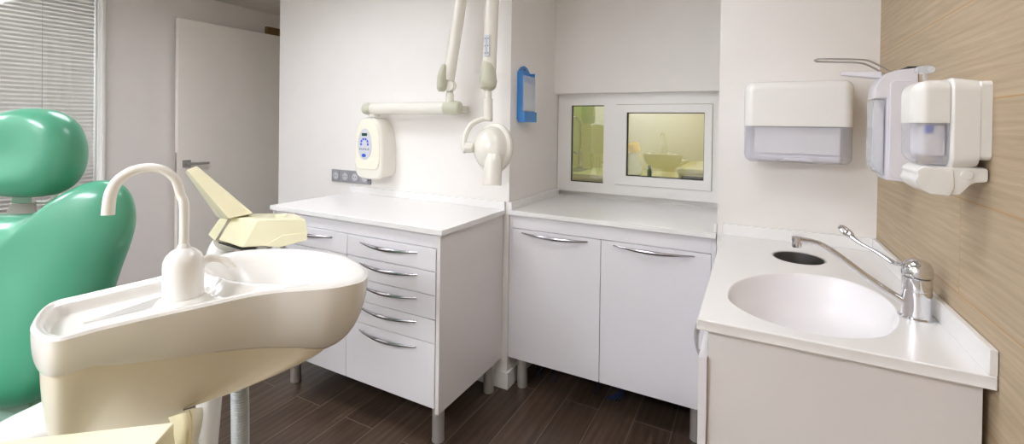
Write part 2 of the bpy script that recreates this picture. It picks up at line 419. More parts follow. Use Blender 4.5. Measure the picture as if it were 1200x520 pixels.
# lab ceiling lamp with green tinge strip
def ceiling_lamp(x0, x1, y0, y1, label, strength, colour, zc=CZ, group=None):
    t = thing('ceiling_lamp', ((x0+x1)/2, (y0+y1)/2, zc), label, 'lamp', group)
    bm = NB()
    f = .02
    box(bm, x0-f, x0, y0-f, y1+f, zc-.02, zc); box(bm, x1, x1+f, y0-f, y1+f, zc-.02, zc)
    box(bm, x0, x1, y0-f, y0, zc-.02, zc); box(bm, x0, x1, y1, y1+f, zc-.02, zc)
    finish('frame', bm, 'frame', t)
    m = mat('diffuser_glow', (255, 252, 246), .5, var=0, emit=colour, es=strength)
    bm = NB(); box(bm, x0, x1, y0, y1, zc-.012, zc-.002)
    o = finish('diffuser', bm, 'frame', t); o.data.materials.clear(); o.data.materials.append(m)
    return t
WL = (243, 245, 253)
ceiling_lamp(-.9, -.2, 3.2, 3.5, 'square lit ceiling panel in the lab behind the window', 4.6, (255, 251, 225))
ceiling_lamp(-2.3, -1.7, .7, 1.3, 'lit square ceiling panel above the drawer cabinet', 5.2, WL)
ceiling_lamp(-.6, -.1, .9, 1.4, 'unseen square ceiling panel added to brighten the window niche', 4.4, WL)  # fill light out of view, added to brighten the niche and right side
ceiling_lamp(-1.9, -.9, -1.3, -.7, 'lit wide ceiling panel near the front wall behind the patient chair', 14, WL)
ceiling_lamp(-3.3, -2.7, -.9, -.3, 'lit square ceiling panel near the glass partition', 11, WL)
t = ceiling_lamp(-1.70, -1.45, 3.72, 3.98, 'small green lit panel at the left end of the lab', 1.2, (90, 255, 120), zc=1.80)
ceiling_lamp(LX-.8, LX-.4, .0, .8, 'unseen lit panel added beyond the glass partition to backlight the blind', 10, WL)  # out-of-view panel added behind the blind to backlight its slats

# --------------------------------------------------------- cabinets
def bow_handle(name, p0, p1, outv, depth, parent, z0=None, drop=.004):
    """slim crescent handle bowed away from the front"""
    p0, p1, outv = Vector(p0), Vector(p1), Vector(outv)
    bm = NB(); pts = []; rad = []
    for k in range(13):
        t = k/12; s = sin(pi*t)
        pts.append(p0.lerp(p1, t)+outv*(depth*s**.8+.001)-Vector((0, 0, drop*s)))
        rad.append(.0022+.0050*s)
    tube(bm, pts, rad, 10, 2, flat=1.2)
    for p in (pts[1], pts[11]):
        tube(bm, [p, p-outv*(p-p0).dot(outv)], .003, 8, 1)
    return finish(name, bm, 'handle_metal', parent)

CT = .0225
def worktop_obj(name, parent, x0, x1, y0, y1, z=.9, m='top'):
    bm = NB(); box(bm, x0, x1, y0, y1, z-CT, z, bev=.002); return finish(name, bm, m, parent)

# left drawer cabinet
lc_ = thing('drawer_cabinet', (-1.64, 1.77, 0), 'wide white cabinet with bowed-handle drawers beside the spittoon bowl', 'cabinet')
x0, x1, yF = -2.165, -1.112, 1.520
bm = NB(); box(bm, x1-.018, x1, yF-.018, 2.025, .15, .8775, bev=.001); finish('side_panel', bm, 'cabside', lc_)
bm = NB(); box(bm, x0, x0+.018, yF-.018, 2.025, .15, .8775, bev=.001); finish('side_panel', bm, 'cabside', lc_)
part('carcass', 'dark', lc_, x0+.018, x1-.018, yF+.001, 2.02, .155, .875)
part('top_rail', 'cab', lc_, x0+.018, x1-.020, yF-.008, yF+.001, .820, .8772)
rows = (.817, .724, .627, .529, .431, .166)
split = -1.633
for cx0, cx1 in ((x0+.002, split-.0015), (split+.0015, x1-.021)):
    for a, b in zip(rows[:-1], rows[1:]):
        bm = NB(); box(bm, cx0, cx1, yF-.020, yF, b+.003, a, bev=.0015)
        d = finish('drawer', bm, 'cab', lc_)
        zc = a-.024
        if a < .45: zc = a-.03
        hx0, hx1 = (cx0+.078, cx1-.088)
        hx0 = cx0+.08; hx1 = cx1-.095
        bow_handle('handle', (hx0, yF-.0205, zc), (hx1, yF-.0205, zc), (0, -1, 0), .026, d)
for x, y in ((-1.155, 1.560), (-1.150, 1.965), (-2.06, 1.565), (-2.06, 1.965), (-1.62, 1.965)):
    bm = NB(); lathe(bm, [(.025, 0), (.0265, .002), (.0265, .010), (.0255, .012), (.0255, .150), (.03, .151), (.03, .155)], (x, y, 0), seg=24); finish('leg', bm, 'legmetal', lc_)
wt = thing('worktop', (-1.64, 1.76, .8775), 'white worktop on the drawer cabinet under the x-ray control box', 'worktop')
worktop_obj('slab', wt, -2.178, -1.1, 1.494, 2.028)
bm = NB(); box(bm, -2.178, -1.1, 2.015, 2.0285, .9, .94, bev=.002); finish('upstand', bm, 'top', wt)

# niche cabinet
nc = thing('niche_cabinet', (-.6, 2.3, 0), 'white two-door cabinet standing in the niche below the window', 'cabinet')
part('carcass', 'cabside', nc, -1.078, -.138, 2.055, 2.67, .165, .8775)
part('top_rail', 'cab', nc, -1.066, -.148, 2.037, 2.056, .812, .8772)
part('filler', 'cab', nc, -1.081, -1.067, 2.037, 2.056, .16, .8772)
part('filler', 'cab', nc, -.147, -.131, 2.037, 2.056, .16, .8772)
for a, b, h0, h1 in ((-1.066, -.6115, -1.012, -.672), (-.6085, -.149, -.552, -.212)):
    bm = NB(); box(bm, a, b, 2.035, 2.054, .159, .809, bev=.0015); d = finish('door', bm, 'cab', nc)
    bow_handle('handle', (h0, 2.0345, .793), (h1, 2.0345, .793), (0, -1, 0), .026, d)
for x, y in ((-1.025, 2.090), (-.20, 2.095), (-1.025, 2.60), (-.20, 2.60), (-.61, 2.35)):
    bm = NB(); lathe(bm, [(.025, 0), (.0265, .002), (.0265, .010), (.0255, .012), (.0255, .160), (.03, .161), (.03, .165)], (x, y, 0), seg=24); finish('leg', bm, 'legmetal', nc)
wt = thing('worktop', (-.6, 2.35, .8775), 'white worktop in the niche running up to the window sill', 'worktop')
worktop_obj('slab', wt, -1.081, -.1305, 2.020, 2.652)
bm = NB(); box(bm, -1.081, -1.063, 2.022, 2.652, .9, .938, bev=.002); finish('upstand', bm, 'top', wt)
bm = NB(); box(bm, -.1425, -.1305, 2.045, 2.652, .9, .935, bev=.002); finish('upstand', bm, 'top', wt)

# blue cables on the floor under the niche cabinet
cb = []
for k, (pts) in enumerate((
    [at(629, 425, 1, 2.25), at(632, 436, 1, 2.22), at(638, 447, 1, 2.2), at(634, 456, 1, 2.19), at(624, 447, 1, 2.2), at(636, 430, 1, 2.25)],
    [at(640, 430, 1, 2.28), at(630, 440, 1, 2.27), at(623, 448, 1, 2.25), at(636, 454, 1, 2.25)],
    [at(653, 428, 1, 2.25), at(649, 438, 1, 2.22), at(651, 449, 1, 2.2)],
    [at(700, 440, 1, 2.25), at(700, 452, 1, 2.22), at(697, 462, 1, 2.18)])):
    bm = NB(); tube(bm, pts, .0035, 8)
    cb.append(finish('cable', bm, 'cable'))
for o, l in zip(cb, ('blue cable looping down nearest the left front leg under the niche cabinet', 'blue cable crossing the loop beside the left front leg under the niche cabinet',
                     'single short blue cable under the left door of the niche cabinet', 'blue cable hanging below the gap between the niche cabinet doors')):
    tag(o, l, 'cable', 'cables under the niche cabinet')
fan = thing('cable_bundle', (-.45, 2.09, 0), 'fanned bundle of blue cables under the right niche cabinet door', 'cable')
for k in range(5):
    bm = NB(); tube(bm, [at(727+k, 450, 1, 2.25), at(724+1.5*k, 460, 1, 2.22), at(714+3*k, 465+.8*k, 1, 2.2), at(709+4*k, 467+.8*k, 1, 2.19)], .0035, 8); finish('strand', bm, 'cable', fan)

# sink cabinet
scab = thing('sink_cabinet', (.14, 1.58, 0), 'light grey sided base cabinet carrying the basin against the oak wall', 'cabinet')
part('side_panel', 'cabside', scab, -.086, .372, 1.130, 1.148, .10, .8755, bev=.001)
part('back_panel', 'cabside', scab, -.086, .372, 2.00, 2.018, .10, .8755)
part('wall_panel', 'cabside', scab, .354, .372, 1.148, 2.0, .10, .8755)
part('floor_panel', 'cabside', scab, -.086, .354, 1.148, 2.0, .10, .118)
part('top_rail', 'cabside', scab, -.086, -.070, 1.148, 2.0, .822, .8755)
for a, b in ((1.118, 1.572), (1.575, 2.018)):
    bm = NB(); box(bm, -.1045, -.0865, a, b, .115, .812, bev=.0015); d = finish('door', bm, 'cab', scab)
    bow_handle('handle', (-.105, a+.05, .79), (-.105, b-.06, .79), (-1, 0, 0), .022, d)
for x, y in ((-.045, 1.19), (.33, 1.19), (-.045, 1.96), (.33, 1.96)):
    bm = NB(); lathe(bm, [(.024, 0), (.025, .002), (.025, .010), (.019, .014), (.019, .098), (.028, .1)], (x, y, 0), seg=20); finish('leg', bm, 'steel', scab)

BAS = [(-.056, 1.305), (-.040, 1.420), (.030, 1.538), (.125, 1.602), (.225, 1.605), (.290, 1.53), (.308, 1.42), (.290, 1.305), (.245, 1.208), (.17, 1.158), (.090, 1.150), (.016, 1.180), (-.036, 1.235)]
bas = [(p.x, p.y) for p in catmull([(x, y, 0) for x, y in BAS], 8, True)]
wt = thing('washbasin_worktop', (.14, 1.57, .8745), 'white corner worktop with a moulded oval washbasin and upstands', 'washbasin')
bm = NB(); box(bm, -.108, .384, 1.108, 2.0285, .875, .9, bev=.0025)
slab = finish('slab', bm, 'top', wt)
def cutter(pts, z0, z1):
    b = NB(); loft(b, [[Vector((x, y, z)) for x, y in pts] for z in (z0, z1)]); bmesh.ops.recalc_face_normals(b, faces=b.faces)
    me = bpy.data.meshes.new('cut'); b.to_mesh(me); b.free(); return bpy.data.objects.new('cut', me)
HO = [(.135+.078*cos(2*pi*k/40)-.0*sin(2*pi*k/40), 1.795+.083*sin(2*pi*k/40)) for k in range(40)]
cuts = [cutter(bas, .8, 1.0), cutter(HO, .8, 1.0)]
for c_ in cuts:
    COL.objects.link(c_); md = slab.modifiers.new('b', 'BOOLEAN'); md.operation = 'DIFFERENCE'; md.solver = 'EXACT'; md.object = c_
dg = bpy.context.evaluated_depsgraph_get(); nm = bpy.data.meshes.new_from_object(slab.evaluated_get(dg))
slab.modifiers.clear(); slab.data = nm; nm.shade_flat()
for c_ in cuts: bpy.data.objects.remove(c_)
bm = NB()
cx_, cy_ = .125, 1.375
rings = []
prof = [(1.0, 0), (.992, .0006), (.982, .003), (.972, .009), (.955, .024), (.93, .045), (.88, .070), (.80, .092), (.68, .108), (.5, .118), (.3, .123), (.09, .126)]
for s_, d_ in prof: rings.append([Vector((cx_+(x-cx_)*s_, cy_+(y-cy_)*s_, .9-d_)) for x, y in bas])
for s_, d_ in [(.09, .134), (.3, .131), (.5, .126), (.7, .114), (.83, .097), (.91, .07), (.96, .045), (.985, .024), (1.0, .012)]: rings.append([Vector((cx_+(x-cx_)*s_, cy_+(y-cy_)*s_, .9-d_)) for x, y in bas])
loft(bm, rings, False, False)
finish('basin', bm, 'basin', wt)
bm = NB(); lathe(bm, [(.022, 0), (.024, .002), (.018, .004), (.012, .003)], (cx_, cy_, .7745), seg=24); finish('drain', bm, 'chrome', wt)
bm = NB(); box(bm, .372, .384, 1.108, 2.0285, .9, .947, bev=.002); finish('upstand', bm, 'top', wt)
bm = NB(); box(bm, -.108, .372, 2.0165, 2.0285, .9, .945, bev=.002); finish('upstand', bm, 'top', wt)
# waste chute
wc = thing('waste_chute', (.135, 1.795, .79), 'round dark steel waste opening set in the white worktop behind the basin', 'waste chute')
bm = NB()
ho = lambda s_, z: [Vector((.135+(x-.135)*s_, 1.795+(y-1.795)*s_, z)) for x, y in HO]
loft(bm, [ho(.995, .9), ho(.93, .8985), ho(.92, .78), ho(.96, .78), ho(.985, .89)], False, False); finish('ring', bm, 'steel', wc)
bm = NB(); loft(bm, [ho(.9, .784), ho(.9, .779)]); finish('lid', bm, 'dark', wc)
bm = NB()
for k in range(3): tube(bm, [(.10+.03*k, 1.775, .784), (.10+.03*k, 1.775, .80), (.115+.03*k, 1.775, .803)], .004, 8, 3)
finish('catch', bm, 'steel', wc)

# basin mixer tap
fb = Vector((.335, 1.366, .9))
fc = thing('mixer_tap', fb, 'chrome single-lever mixer tap with long spout and long elbow lever', 'tap')
bm = NB(); lathe(bm, [(.034, 0), (.034, .003), (.0285, .006), (.0275, .012), (.0275, .062), (.0268, .063), (.0268, .065), (.0275, .066), (.0275, .092), (.025, .094)], fb, seg=40); finish('body', bm, 'chrome', fc)
bm = NB()
lathe(bm, [(.0255, 0), (.0285, .002), (.029, .012), (.0275, .024), (.022, .033), (.012, .039), (.001, .040)], fb+Vector((0, 0, .0945)), seg=40)
hd = fb+Vector((0, 0, .112))
lp = [hd+Vector((-.01, .005, .008)), at(1050, 309, 1, 1.395), at(1030, 297, 1, 1.425), at(1010, 286, 1, 1.455), at(997, 277, 1, 1.48)]
tube(bm, lp, [.016, .0085, .0055, .0055, .0075], 14, 6, flat=.75)
finish('lever_head', bm, 'chrome', fc)
bm = NB()
le = at(997, 277, 1, 1.48); l2 = at(986, 266, 1, 1.50); dv = (l2-le).normalized(); sd = dv.cross(Vector((0, 0, 1))).normalized()
cc = le+dv*.016
loop = [cc+dv*.019*cos(a)+sd*.012*sin(a) for a in [2*pi*k/16 for k in range(17)]]
tube(bm, loop, .0042, 10, 3)
lathe(bm, [(.0005, 0), (.0105, 0), (.0105, .0015), (.0005, .0015)], cc+Vector((0, 0, -.004)), axis=dv.cross(sd), seg=18)
finish('lever_grip', bm, 'chrome', fc)
bm = NB()
sp = [fb+Vector((-.018, 0, .030)), at(1040, 341, 1, 1.372), at(1010, 320, 1, 1.382), at(985, 301, 1, 1.39), at(965, 288, 1, 1.396), at(950, 283, 1, 1.40), at(938, 281, 1, 1.402)]
tube(bm, sp, [.0125, .0115, .0105, .010, .010, .0105, .0115], 18, 6, flat=.72)
finish('spout', bm, 'chrome', fc)
bm = NB(); e = at(934, 281, 1, 1.403); lathe(bm, [(.0105, 0), (.0115, .002), (.0115, .017), (.013, .018), (.013, .027), (.010, .029)], e-Vector((0, 0, .020)), seg=24); finish('aerator', bm, 'chrome', fc)

# ------------------------------------------------- dispensers on the walls
# paper towel dispenser
td = thing('towel_dispenser', (.134, 2.03, 1.21), 'wide white paper towel dispenser with see-through lilac lower half', 'towel dispenser')
def rounded_shell(bm, x0, x1, yb, yf, z0, z1, r, crown=.012, n=14):
    """box hung on a wall at y=yb whose front at y=yf is softly crowned"""
    rings = []
    cx, cz, w, h = (x0+x1)/2, (z0+z1)/2, x1-x0, z1-z0
    for t in [k/n for k in range(n+1)]:
        a = t*pi/2
        ins = r*(1-cos(a)); y = yf+r+(yb-yf-r)*0 - r*sin(a)
        if t == 0: rings.append([Vector((px, yb, pz)) for px, pz in rrect(cx, cz, w, h, r)])
        rings.append([Vector((px, y, pz)) for px, pz in rrect(cx, cz, w-2*ins, h-2*ins, max(r-ins*.6, .004))])
    loft(bm, rings)
bm = NB(); rounded_shell(bm, -.036, .298, 2.029, 1.905, 1.335, 1.498, .028)
def flatbottom(bm, z, clear=True):
    pass
# cover: keep the lower edge square by cutting at z
def cut_below(bm, z): 
    r = bmesh.ops.bisect_plane(bm, geom=bm.verts[:]+bm.edges[:]+bm.faces[:], plane_co=(0, 0, z), plane_no=(0, 0, -1), clear_outer=True)
    es = [g for g in r['geom_cut'] if isinstance(g, bmesh.types.BMEdge)]
    if es: bmesh.ops.edgeloop_fill(bm, edges=es)
def cut_above(bm, z):
    r = bmesh.ops.bisect_plane(bm, geom=bm.verts[:]+bm.edges[:]+bm.faces[:], plane_co=(0, 0, z), plane_no=(0, 0, 1), clear_outer=True)
    es = [g for g in r['geom_cut'] if isinstance(g, bmesh.types.BMEdge)]
    if es: bmesh.ops.edgeloop_fill(bm, edges=es)
bm.free()
bm = NB(); rounded_shell(bm, -.036, .298, 2.029, 1.905, 1.19, 1.498, .03); cut_below(bm, 1.336); finish('cover', bm, 'whiteplastic', td)
# see-through lower body, its lower edge notched in the middle
bm = NB(); rounded_shell(bm, -.034, .296, 2.028, 1.907, 1.204, 1.45, .026); cut_above(bm, 1.3355)
lowb = finish('lower_cover', bm, 'translucent', td)
b = NB(); prism(b, [Vector((x, 1.88, z)) for x, z in ((.072, 1.19), (.078, 1.212), (.10, 1.222), (.17, 1.222), (.186, 1.212), (.192, 1.19))], (0, .07, 0)); bmesh.ops.recalc_face_normals(b, faces=b.faces)
me = bpy.data.meshes.new('cut'); b.to_mesh(me); b.free(); co = bpy.data.objects.new('cut', me); COL.objects.link(co)
md = lowb.modifiers.new('b', 'BOOLEAN'); md.object = co; md.operation = 'DIFFERENCE'; md.solver = 'EXACT'
dg = bpy.context.evaluated_depsgraph_get(); nm = bpy.data.meshes.new_from_object(lowb.evaluated_get(dg)); lowb.modifiers.clear(); lowb.data = nm; bpy.data.objects.remove(co)
bm = NB(); box(bm, .0, .262, 1.925, 2.02, 1.236, 1.334, bev=.004); finish('towel_stack', bm, 'tissue', td)
bm = NB(); box(bm, .0, .262, 1.915, 2.02, 1.212, 1.2345, bev=.006); finish('tray', bm, 'lilac', td)
bm = NB(); cyl(bm, (.2985, 1.985, 1.362), .006, .004, 16, .001, (1, 0, 0)); finish('lock', bm, 'steel', td)

# elbow-lever disinfectant dispenser on the oak wall
ed = thing('disinfectant_dispenser', (WX, 1.63, 1.2), 'tall lilac-white dispenser with clear bottle and steel elbow lever on oak wall', 'dispenser')
y0, y1 = 1.588, 1.675
bm = NB()
P = [(.384, 1.497), (.340, 1.492), (.318, 1.484), (.302, 1.468), (.293, 1.447), (.290, 1.415), (.318, 1.415), (.318, 1.192), (.384, 1.188)]
prism(bm, [Vector((x, y0, z)) for x, z in P], (0, y1-y0, 0), bev=.003); finish('housing', bm, 'lilac', ed)
bm = NB(); rr_ = rrect(.3525, 1.331, .056, .266, .014)
loft(bm, [[Vector((x, y0-.0005, z)) for x, z in rr_], [Vector((x, y0-.003, z)) for x, z in rr_], [Vector((.3525+(x-.3525)*.92, y0-.0045, 1.335+(z-1.335)*.985)) for x, z in rr_]]); finish('side_cover', bm, 'lilac', ed)
bm = NB(); prism(bm, [Vector((x, 0, z)) for x, z in ((.3165, 1.413), (.289, 1.413), (.288, 1.24), (.292, 1.222), (.302, 1.21), (.3165, 1.202))], (0, y1-y0-.008, 0), bev=.004)
bmesh.ops.translate(bm, vec=(0, y0+.004, 0), verts=bm.verts); finish('bottle', bm, 'clear', ed)
bm = NB(); box(bm, .3, .3155, y0+.014, y1-.014, 1.215, 1.392, bev=.004); finish('liquid_pouch', bm, 'lilac', ed)
bm = NB(); tube(bm, [(.303, 1.615, 1.41), (.303, 1.615, 1.38)], .007, 12, 1); finish('pump', bm, 'lilac', ed)
bm = NB()
a_ = at(986, 86, 1, 1.62); 
hull(bm, [Vector((x, y, z)) for x, y, z in ((a_.x, 1.612, a_.z-.006), (a_.x, 1.642, a_.z-.006), (a_.x, 1.612, a_.z+.006), (a_.x, 1.642, a_.z+.006), (.31, 1.610, a_.z-.018), (.31, 1.65, a_.z-.018), (.31, 1.610, a_.z+.001), (.31, 1.65, a_.z+.001))], bev=.003); finish('spout', bm, 'lilac', ed)
bm = NB()
for yy in (1.600, 1.664):
    e1 = at(1008, 77, 1, 1.60); 
    tube(bm, [(.33, yy, 1.486), (.30, yy, 1.508), (.275, yy, 1.522), (.24, yy, 1.527), (.17, yy, 1.532), (.158, (yy+1.632)/2, 1.533)], .0026, 10, 5)
tube(bm, [(.158, 1.614, 1.533), (.155, 1.632, 1.533), (.158, 1.65, 1.533)], .0026, 10, 5)
finish('elbow_lever', bm, 'steel', ed)
bm = NB(); box(bm, .360, .3847, y0+.001, y1-.006, 1.4965, 1.5005, bev=.001); finish('wall_plate', bm, 'gasket', ed)

# foam soap dispenser, nearer on the oak wall
sd_ = thing('soap_dispenser', (WX, 1.21, 1.21), 'white rounded soap dispenser with clear window, nearest on the oak wall', 'dispenser')
def wall_shell(bm, xf, xb, ya, yb, za, zb, r, n=8, rf=None):
    """rounded body on the wall at x=xb, front face at x=xf"""
    cy, cz, w, h = (ya+yb)/2, (za+zb)/2, yb-ya, zb-za; rf = rf or r
    rings = [[Vector((xb, y, z)) for y, z in rrect(cy, cz, w, h, r)]]
    for k in range(n+1):
        a = k/n*pi/2; ins = rf*(1-cos(a)); x = xf+rf-rf*sin(a)
        rings.append([Vector((x, y, z)) for y, z in rrect(cy, cz, w-2*ins, h-2*ins, max(r-ins*.7, .003))])
    loft(bm, rings)
def bisect_fill(bm, co, no):
    r = bmesh.ops.bisect_plane(bm, geom=bm.verts[:]+bm.edges[:]+bm.faces[:], plane_co=co, plane_no=no, clear_outer=True)
    es = [g for g in r['geom_cut'] if isinstance(g, bmesh.types.BMEdge)]
    if es: bmesh.ops.edgeloop_fill(bm, edges=es)
ya, yb_ = 1.155, 1.262
bm = NB(); wall_shell(bm, .272, .3265, ya, yb_, 1.262, 1.428, .022, rf=.026); bisect_fill(bm, (0, 0, 1.345), (0, 0, -1)); finish('front_cover', bm, 'whiteplastic', sd_)
bm = NB(); wall_shell(bm, .273, .3265, ya+.001, yb_-.001, 1.262, 1.428, .022, rf=.026); bisect_fill(bm, (0, 0, 1.3445), (0, 0, 1)); finish('window', bm, 'translucent', sd_)
bm = NB(); box(bm, .290, .325, ya+.010, yb_-.010, 1.280, 1.342, bev=.008); finish('cartridge', bm, 'tissue', sd_)
bm = NB(); box(bm, .292, .305, ya+.0085, ya+.0100, 1.326, 1.341); 
for k in range(5): box(bm, .310+.0028*k, .3118+.0028*k, ya+.0085, ya+.010, 1.318, 1.3205)
finish('cartridge_print', bm, 'bluebtn', sd_)
bm = NB(); wall_shell(bm, .3275, .368, ya-.003, yb_+.003, 1.256, 1.432, .024, rf=.006)
for v in bm.verts:
    if v.co.x > .367: v.co.y = 1.2085+(v.co.y-1.2085)*.985; v.co.z = 1.35+(v.co.z-1.35)*.93
finish('body', bm, 'whiteplastic', sd_)
bm = NB(); wall_shell(bm, .3675, .3845, ya-.001, yb_+.001, 1.276, 1.424, .010, rf=.003); finish('back_plate', bm, 'whiteplastic', sd_)
bm = NB(); prism(bm, [Vector((x, ya+.004, z)) for x, z in ((.384, 1.262), (.384, 1.235), (.362, 1.232), (.345, 1.208), (.318, 1.206), (.30, 1.25), (.30, 1.262))], (0, yb_-ya-.008, 0), bev=.006); finish('outlet', bm, 'whiteplastic', sd_)
bm = NB()
prism(bm, [Vector((x, ya+.0, z)) for x, z in ((.334, 1.256), (.290, 1.262), (.278, 1.252), (.281, 1.243), (.276, 1.232), (.284, 1.218), (.30, 1.208), (.33, 1.206), (.336, 1.222))], (0, yb_-ya, 0), bev=.004); finish('push_bar', bm, 'whiteplastic', sd_)
bm = NB(); cyl(bm, (.352, ya+.003, 1.248), .009, .004, 18, .001, (0, -1, 0)); finish('button', bm, 'whiteplastic', sd_)
# clear key standing on top
kx = at(1080, 92, 1, 1.215)
bm = NB()
zt = 1.4325
KX = at(1085, 86, 1, 1.215).x
tube(bm, [(KX, 1.22, zt-.004), (KX, 1.22, zt+.012)], .004, 12, 1)
hull(bm, [Vector((KX+a, 1.22+b, zt+c)) for a in (-.011, .011) for b in (-.006, .006) for c in (.012, .030)], bev=.004)
for a in (-.008, .008): lathe(bm, [(.006, 0), (.008, .003), (.008, .012), (.006, .015)], (KX+a, 1.228, zt+.021), (0, -1, 0), 16)
tag(finish('dispenser_key', bm, 'clear'), 'clear plastic bow-shaped key on top of the rounded soap dispenser', 'key')

# ---------------------------------------------- things on the back wall
# socket strip
ss = thing('socket_strip', (-2.13, W, 1.0), 'grey strip of four wall sockets partly behind the control box', 'socket')
a = at(389, 198, 1, 2.02); b = at(431, 216, 1, 2.02); sx0, sx1 = a.x, b.x+.02; sz0, sz1 = .955, 1.03
sz1 = a.z; sz0 = sz1-.075
bm = NB(); box(bm, sx0, sx1, 2.017, 2.0295, sz0, sz1, bev=.003); finish('frame', bm, 'socket', ss)
for k in range(4):
    cx = sx0+(sx1-sx0)*(k+.5)/4; cz = (sz0+sz1)/2
    bm = NB(); rr_ = rrect(cx, cz, .060, .060, .004); loft(bm, [[Vector((x, 2.0168, z)) for x, z in rr_], [Vector((x, 2.0145, z)) for x, z in rr_]]); s_ = finish('socket_insert', bm, 'socket', ss)
    bm = NB(); lathe(bm, [(.022, 0), (.0225, .002), (.019, .003), (.018, .0005)], (cx, 2.0144, cz), (0, -1, 0), 28); finish('socket_well', bm, 'socketin', s_)
    bm = NB(); 
    for dx in (-.009, .009): lathe(bm, [(.0028, 0), (.0028, .0012)], (cx+dx, 2.0139, cz), (0, -1, 0), 10)
    finish('socket_hole', bm, 'gasket', s_)

# x-ray control box
yb0 = 1.915
xb = thing('control_box', (-1.93, W, 1.02), 'ivory x-ray control box with blue buttons and small green display', 'control box')
X0, X1, Z0, Z1 = -2.036, -1.822, 1.006, 1.358
def egg(x0, x1, z0, z1, n=36, flat=.3):
    cx = (x0+x1)/2; w = (x1-x0)/2; h = z1-z0; out = []
    for k in range(n):
        a_ = 2*pi*k/n
        sx, sz = cos(a_), sin(a_)
        # lower corners square, top narrowing to a dome
        ex = 2.0/ (5.0 if sz < 0 else 2.5)
        px = math.copysign(abs(sx)**ex, sx); pz = math.copysign(abs(sz)**ex, sz)
        zz = z0+h*(.42+(.58*pz if sz > 0 else .42*pz))
        nar = 1-.06*max(0, pz) 
        out.append((cx+w*px*nar, zz))
    return out
E0 = egg(X0, X1, Z0, Z1)
def eggring(pts, y, ins):
    cx, cz = (X0+X1)/2, (Z0+Z1)/2
    return [Vector((cx+(x-cx)*(1-ins/((X1-X0)/2)), y, cz+(z-cz)*(1-ins/((Z1-Z0)/2)))) for x, z in pts]
bm = NB(); loft(bm, [eggring(E0, 2.0295, .004), eggring(E0, yb0+.02, 0), eggring(E0, yb0+.01, .002), eggring(E0, yb0+.002, .008), eggring(E0, yb0, .014)]); finish('case', bm, 'ivory', xb)
E1 = egg(X0+.012, X1-.018, Z0+.055, Z1-.010)
bm = NB(); loft(bm, [[Vector((x, yb0-.0005, z)) for x, z in E1], [Vector((x, yb0-.005, z)) for x, z in E1], [Vector(((-1.932)+(x+1.932)*.93, yb0-.009, 1.21+(z-1.21)*.95)) for x, z in E1]]); finish('front_cover', bm, 'pale_cream', xb)
yf = yb0-.0095
fx, fz = -1.945, 1.205
bm = NB(); el = [(fx+.052*cos(2*pi*k/36)*(1-.10*sin(2*pi*k/36)), fz+.088*sin(2*pi*k/36)) for k in range(36)]
loft(bm, [[Vector((x, yf, z)) for x, z in el], [Vector((x, yf-.002, z)) for x, z in el]]); pf = finish('panel', bm, 'facegrey', xb)
yf -= .0022
part('display', 'lcd', pf, fx-.021, fx+.019, yf-.001, yf, fz+.046, fz+.062).parent
bm = NB()
for k in range(6):
    a_ = radians(-12+204*k/5); r0, r1 = .021, .033
    q = []
    for rr2, da in ((r0, -.27), (r1, -.24), (r1, .24), (r0, .27)): q.append(Vector((fx+rr2*cos(a_+da), yf, fz+.004+rr2*.95*sin(a_+da))))
    prism(bm, q, (0, -.001, 0))
finish('button_ring', bm, 'bluebtn', pf)
bm = NB(); lathe(bm, [(.016, 0), (.016, .001)], (fx-.004, yf, fz-.064), (0, -1, 0), 24, sy=1, sx=1); 
for v in bm.verts: v.co.z = fz-.064+(v.co.z-fz+.064)*.62
finish('start_button', bm, 'bluebtn', pf)
bm = NB()
for k in range(7): box(bm, fx-.038+.011*k, fx-.031+.011*k, yf-.0006, yf, fz-.034+.002*(k % 2), fz-.022-.002*(k % 3))
finish('panel_print', bm, 'greyprint', pf)

# horizontal arm over the control box + upright arm: one x-ray arm
xa = thing('xray_machine', (-1.35, W, 1.40), 'ivory jointed x-ray arm with sage end caps above the control box', 'medical arm')
YA = 1.93
bm = NB(); lathe(bm, [(.030, 0), (.030, .02), (.026, .024), (.024, .075), (.026, .08)], (-1.915, 1.945, 1.359), seg=24); finish('pivot_stem', bm, 'ivory', xa)
l0 = at(436, 127.5, 1, YA); l1 = at(528, 126.5, 1, YA)
bm = NB(); tube(bm, [l0, l1], .030, 24, 1, flat=1.1); finish('lower_arm', bm, 'ivory', xa)
bm = NB(); tube(bm, [l0+Vector((-.062, 0, .002)), l0+Vector((-.055, 0, .001)), l0+Vector((-.03, 0, 0)), l0+Vector((.004, 0, 0))], [.016, .027, .0325, .0325], 24, 5, flat=1.1); finish('end_cap', bm, 'capgreen', xa)
bm = NB(); tube(bm, [l1+Vector((-.06, 0, 0)), l1+Vector((-.02, 0, 0)), l1+Vector((.03, 0, .0)), l1+Vector((.055, 0, 0)), l1+Vector((.062, 0, 0))], [.024, .0325, .034, .030, .018], 24, 5, flat=1.1); finish('end_cap', bm, 'capgreen', xa)
j = at(527, 112, 1, YA); 
bm = NB(); lathe(bm, [(.021, 0), (.021, .05), (.018, .055), (.018, .13)], at(527, 122, 1, YA), seg=20); finish('joint_stem', bm, 'ivory', xa)
u0 = at(524, 96, 1, 1.91); u1 = at(541, -8, 1, 1.91)
u2 = u0+(u1-u0)*1.6; u2.z = min(u2.z, CZ-.005)
dirU = (u1-u0).normalized(); top = u0+dirU*((CZ-.03-u0.z)/dirU.z)
bm = NB()
tube(bm, [u0+Vector((0.008, 0, .01)), top], .031, 24, 1); finish('upper_arm', bm, 'ivory', xa)
bm = NB(); c0 = u0
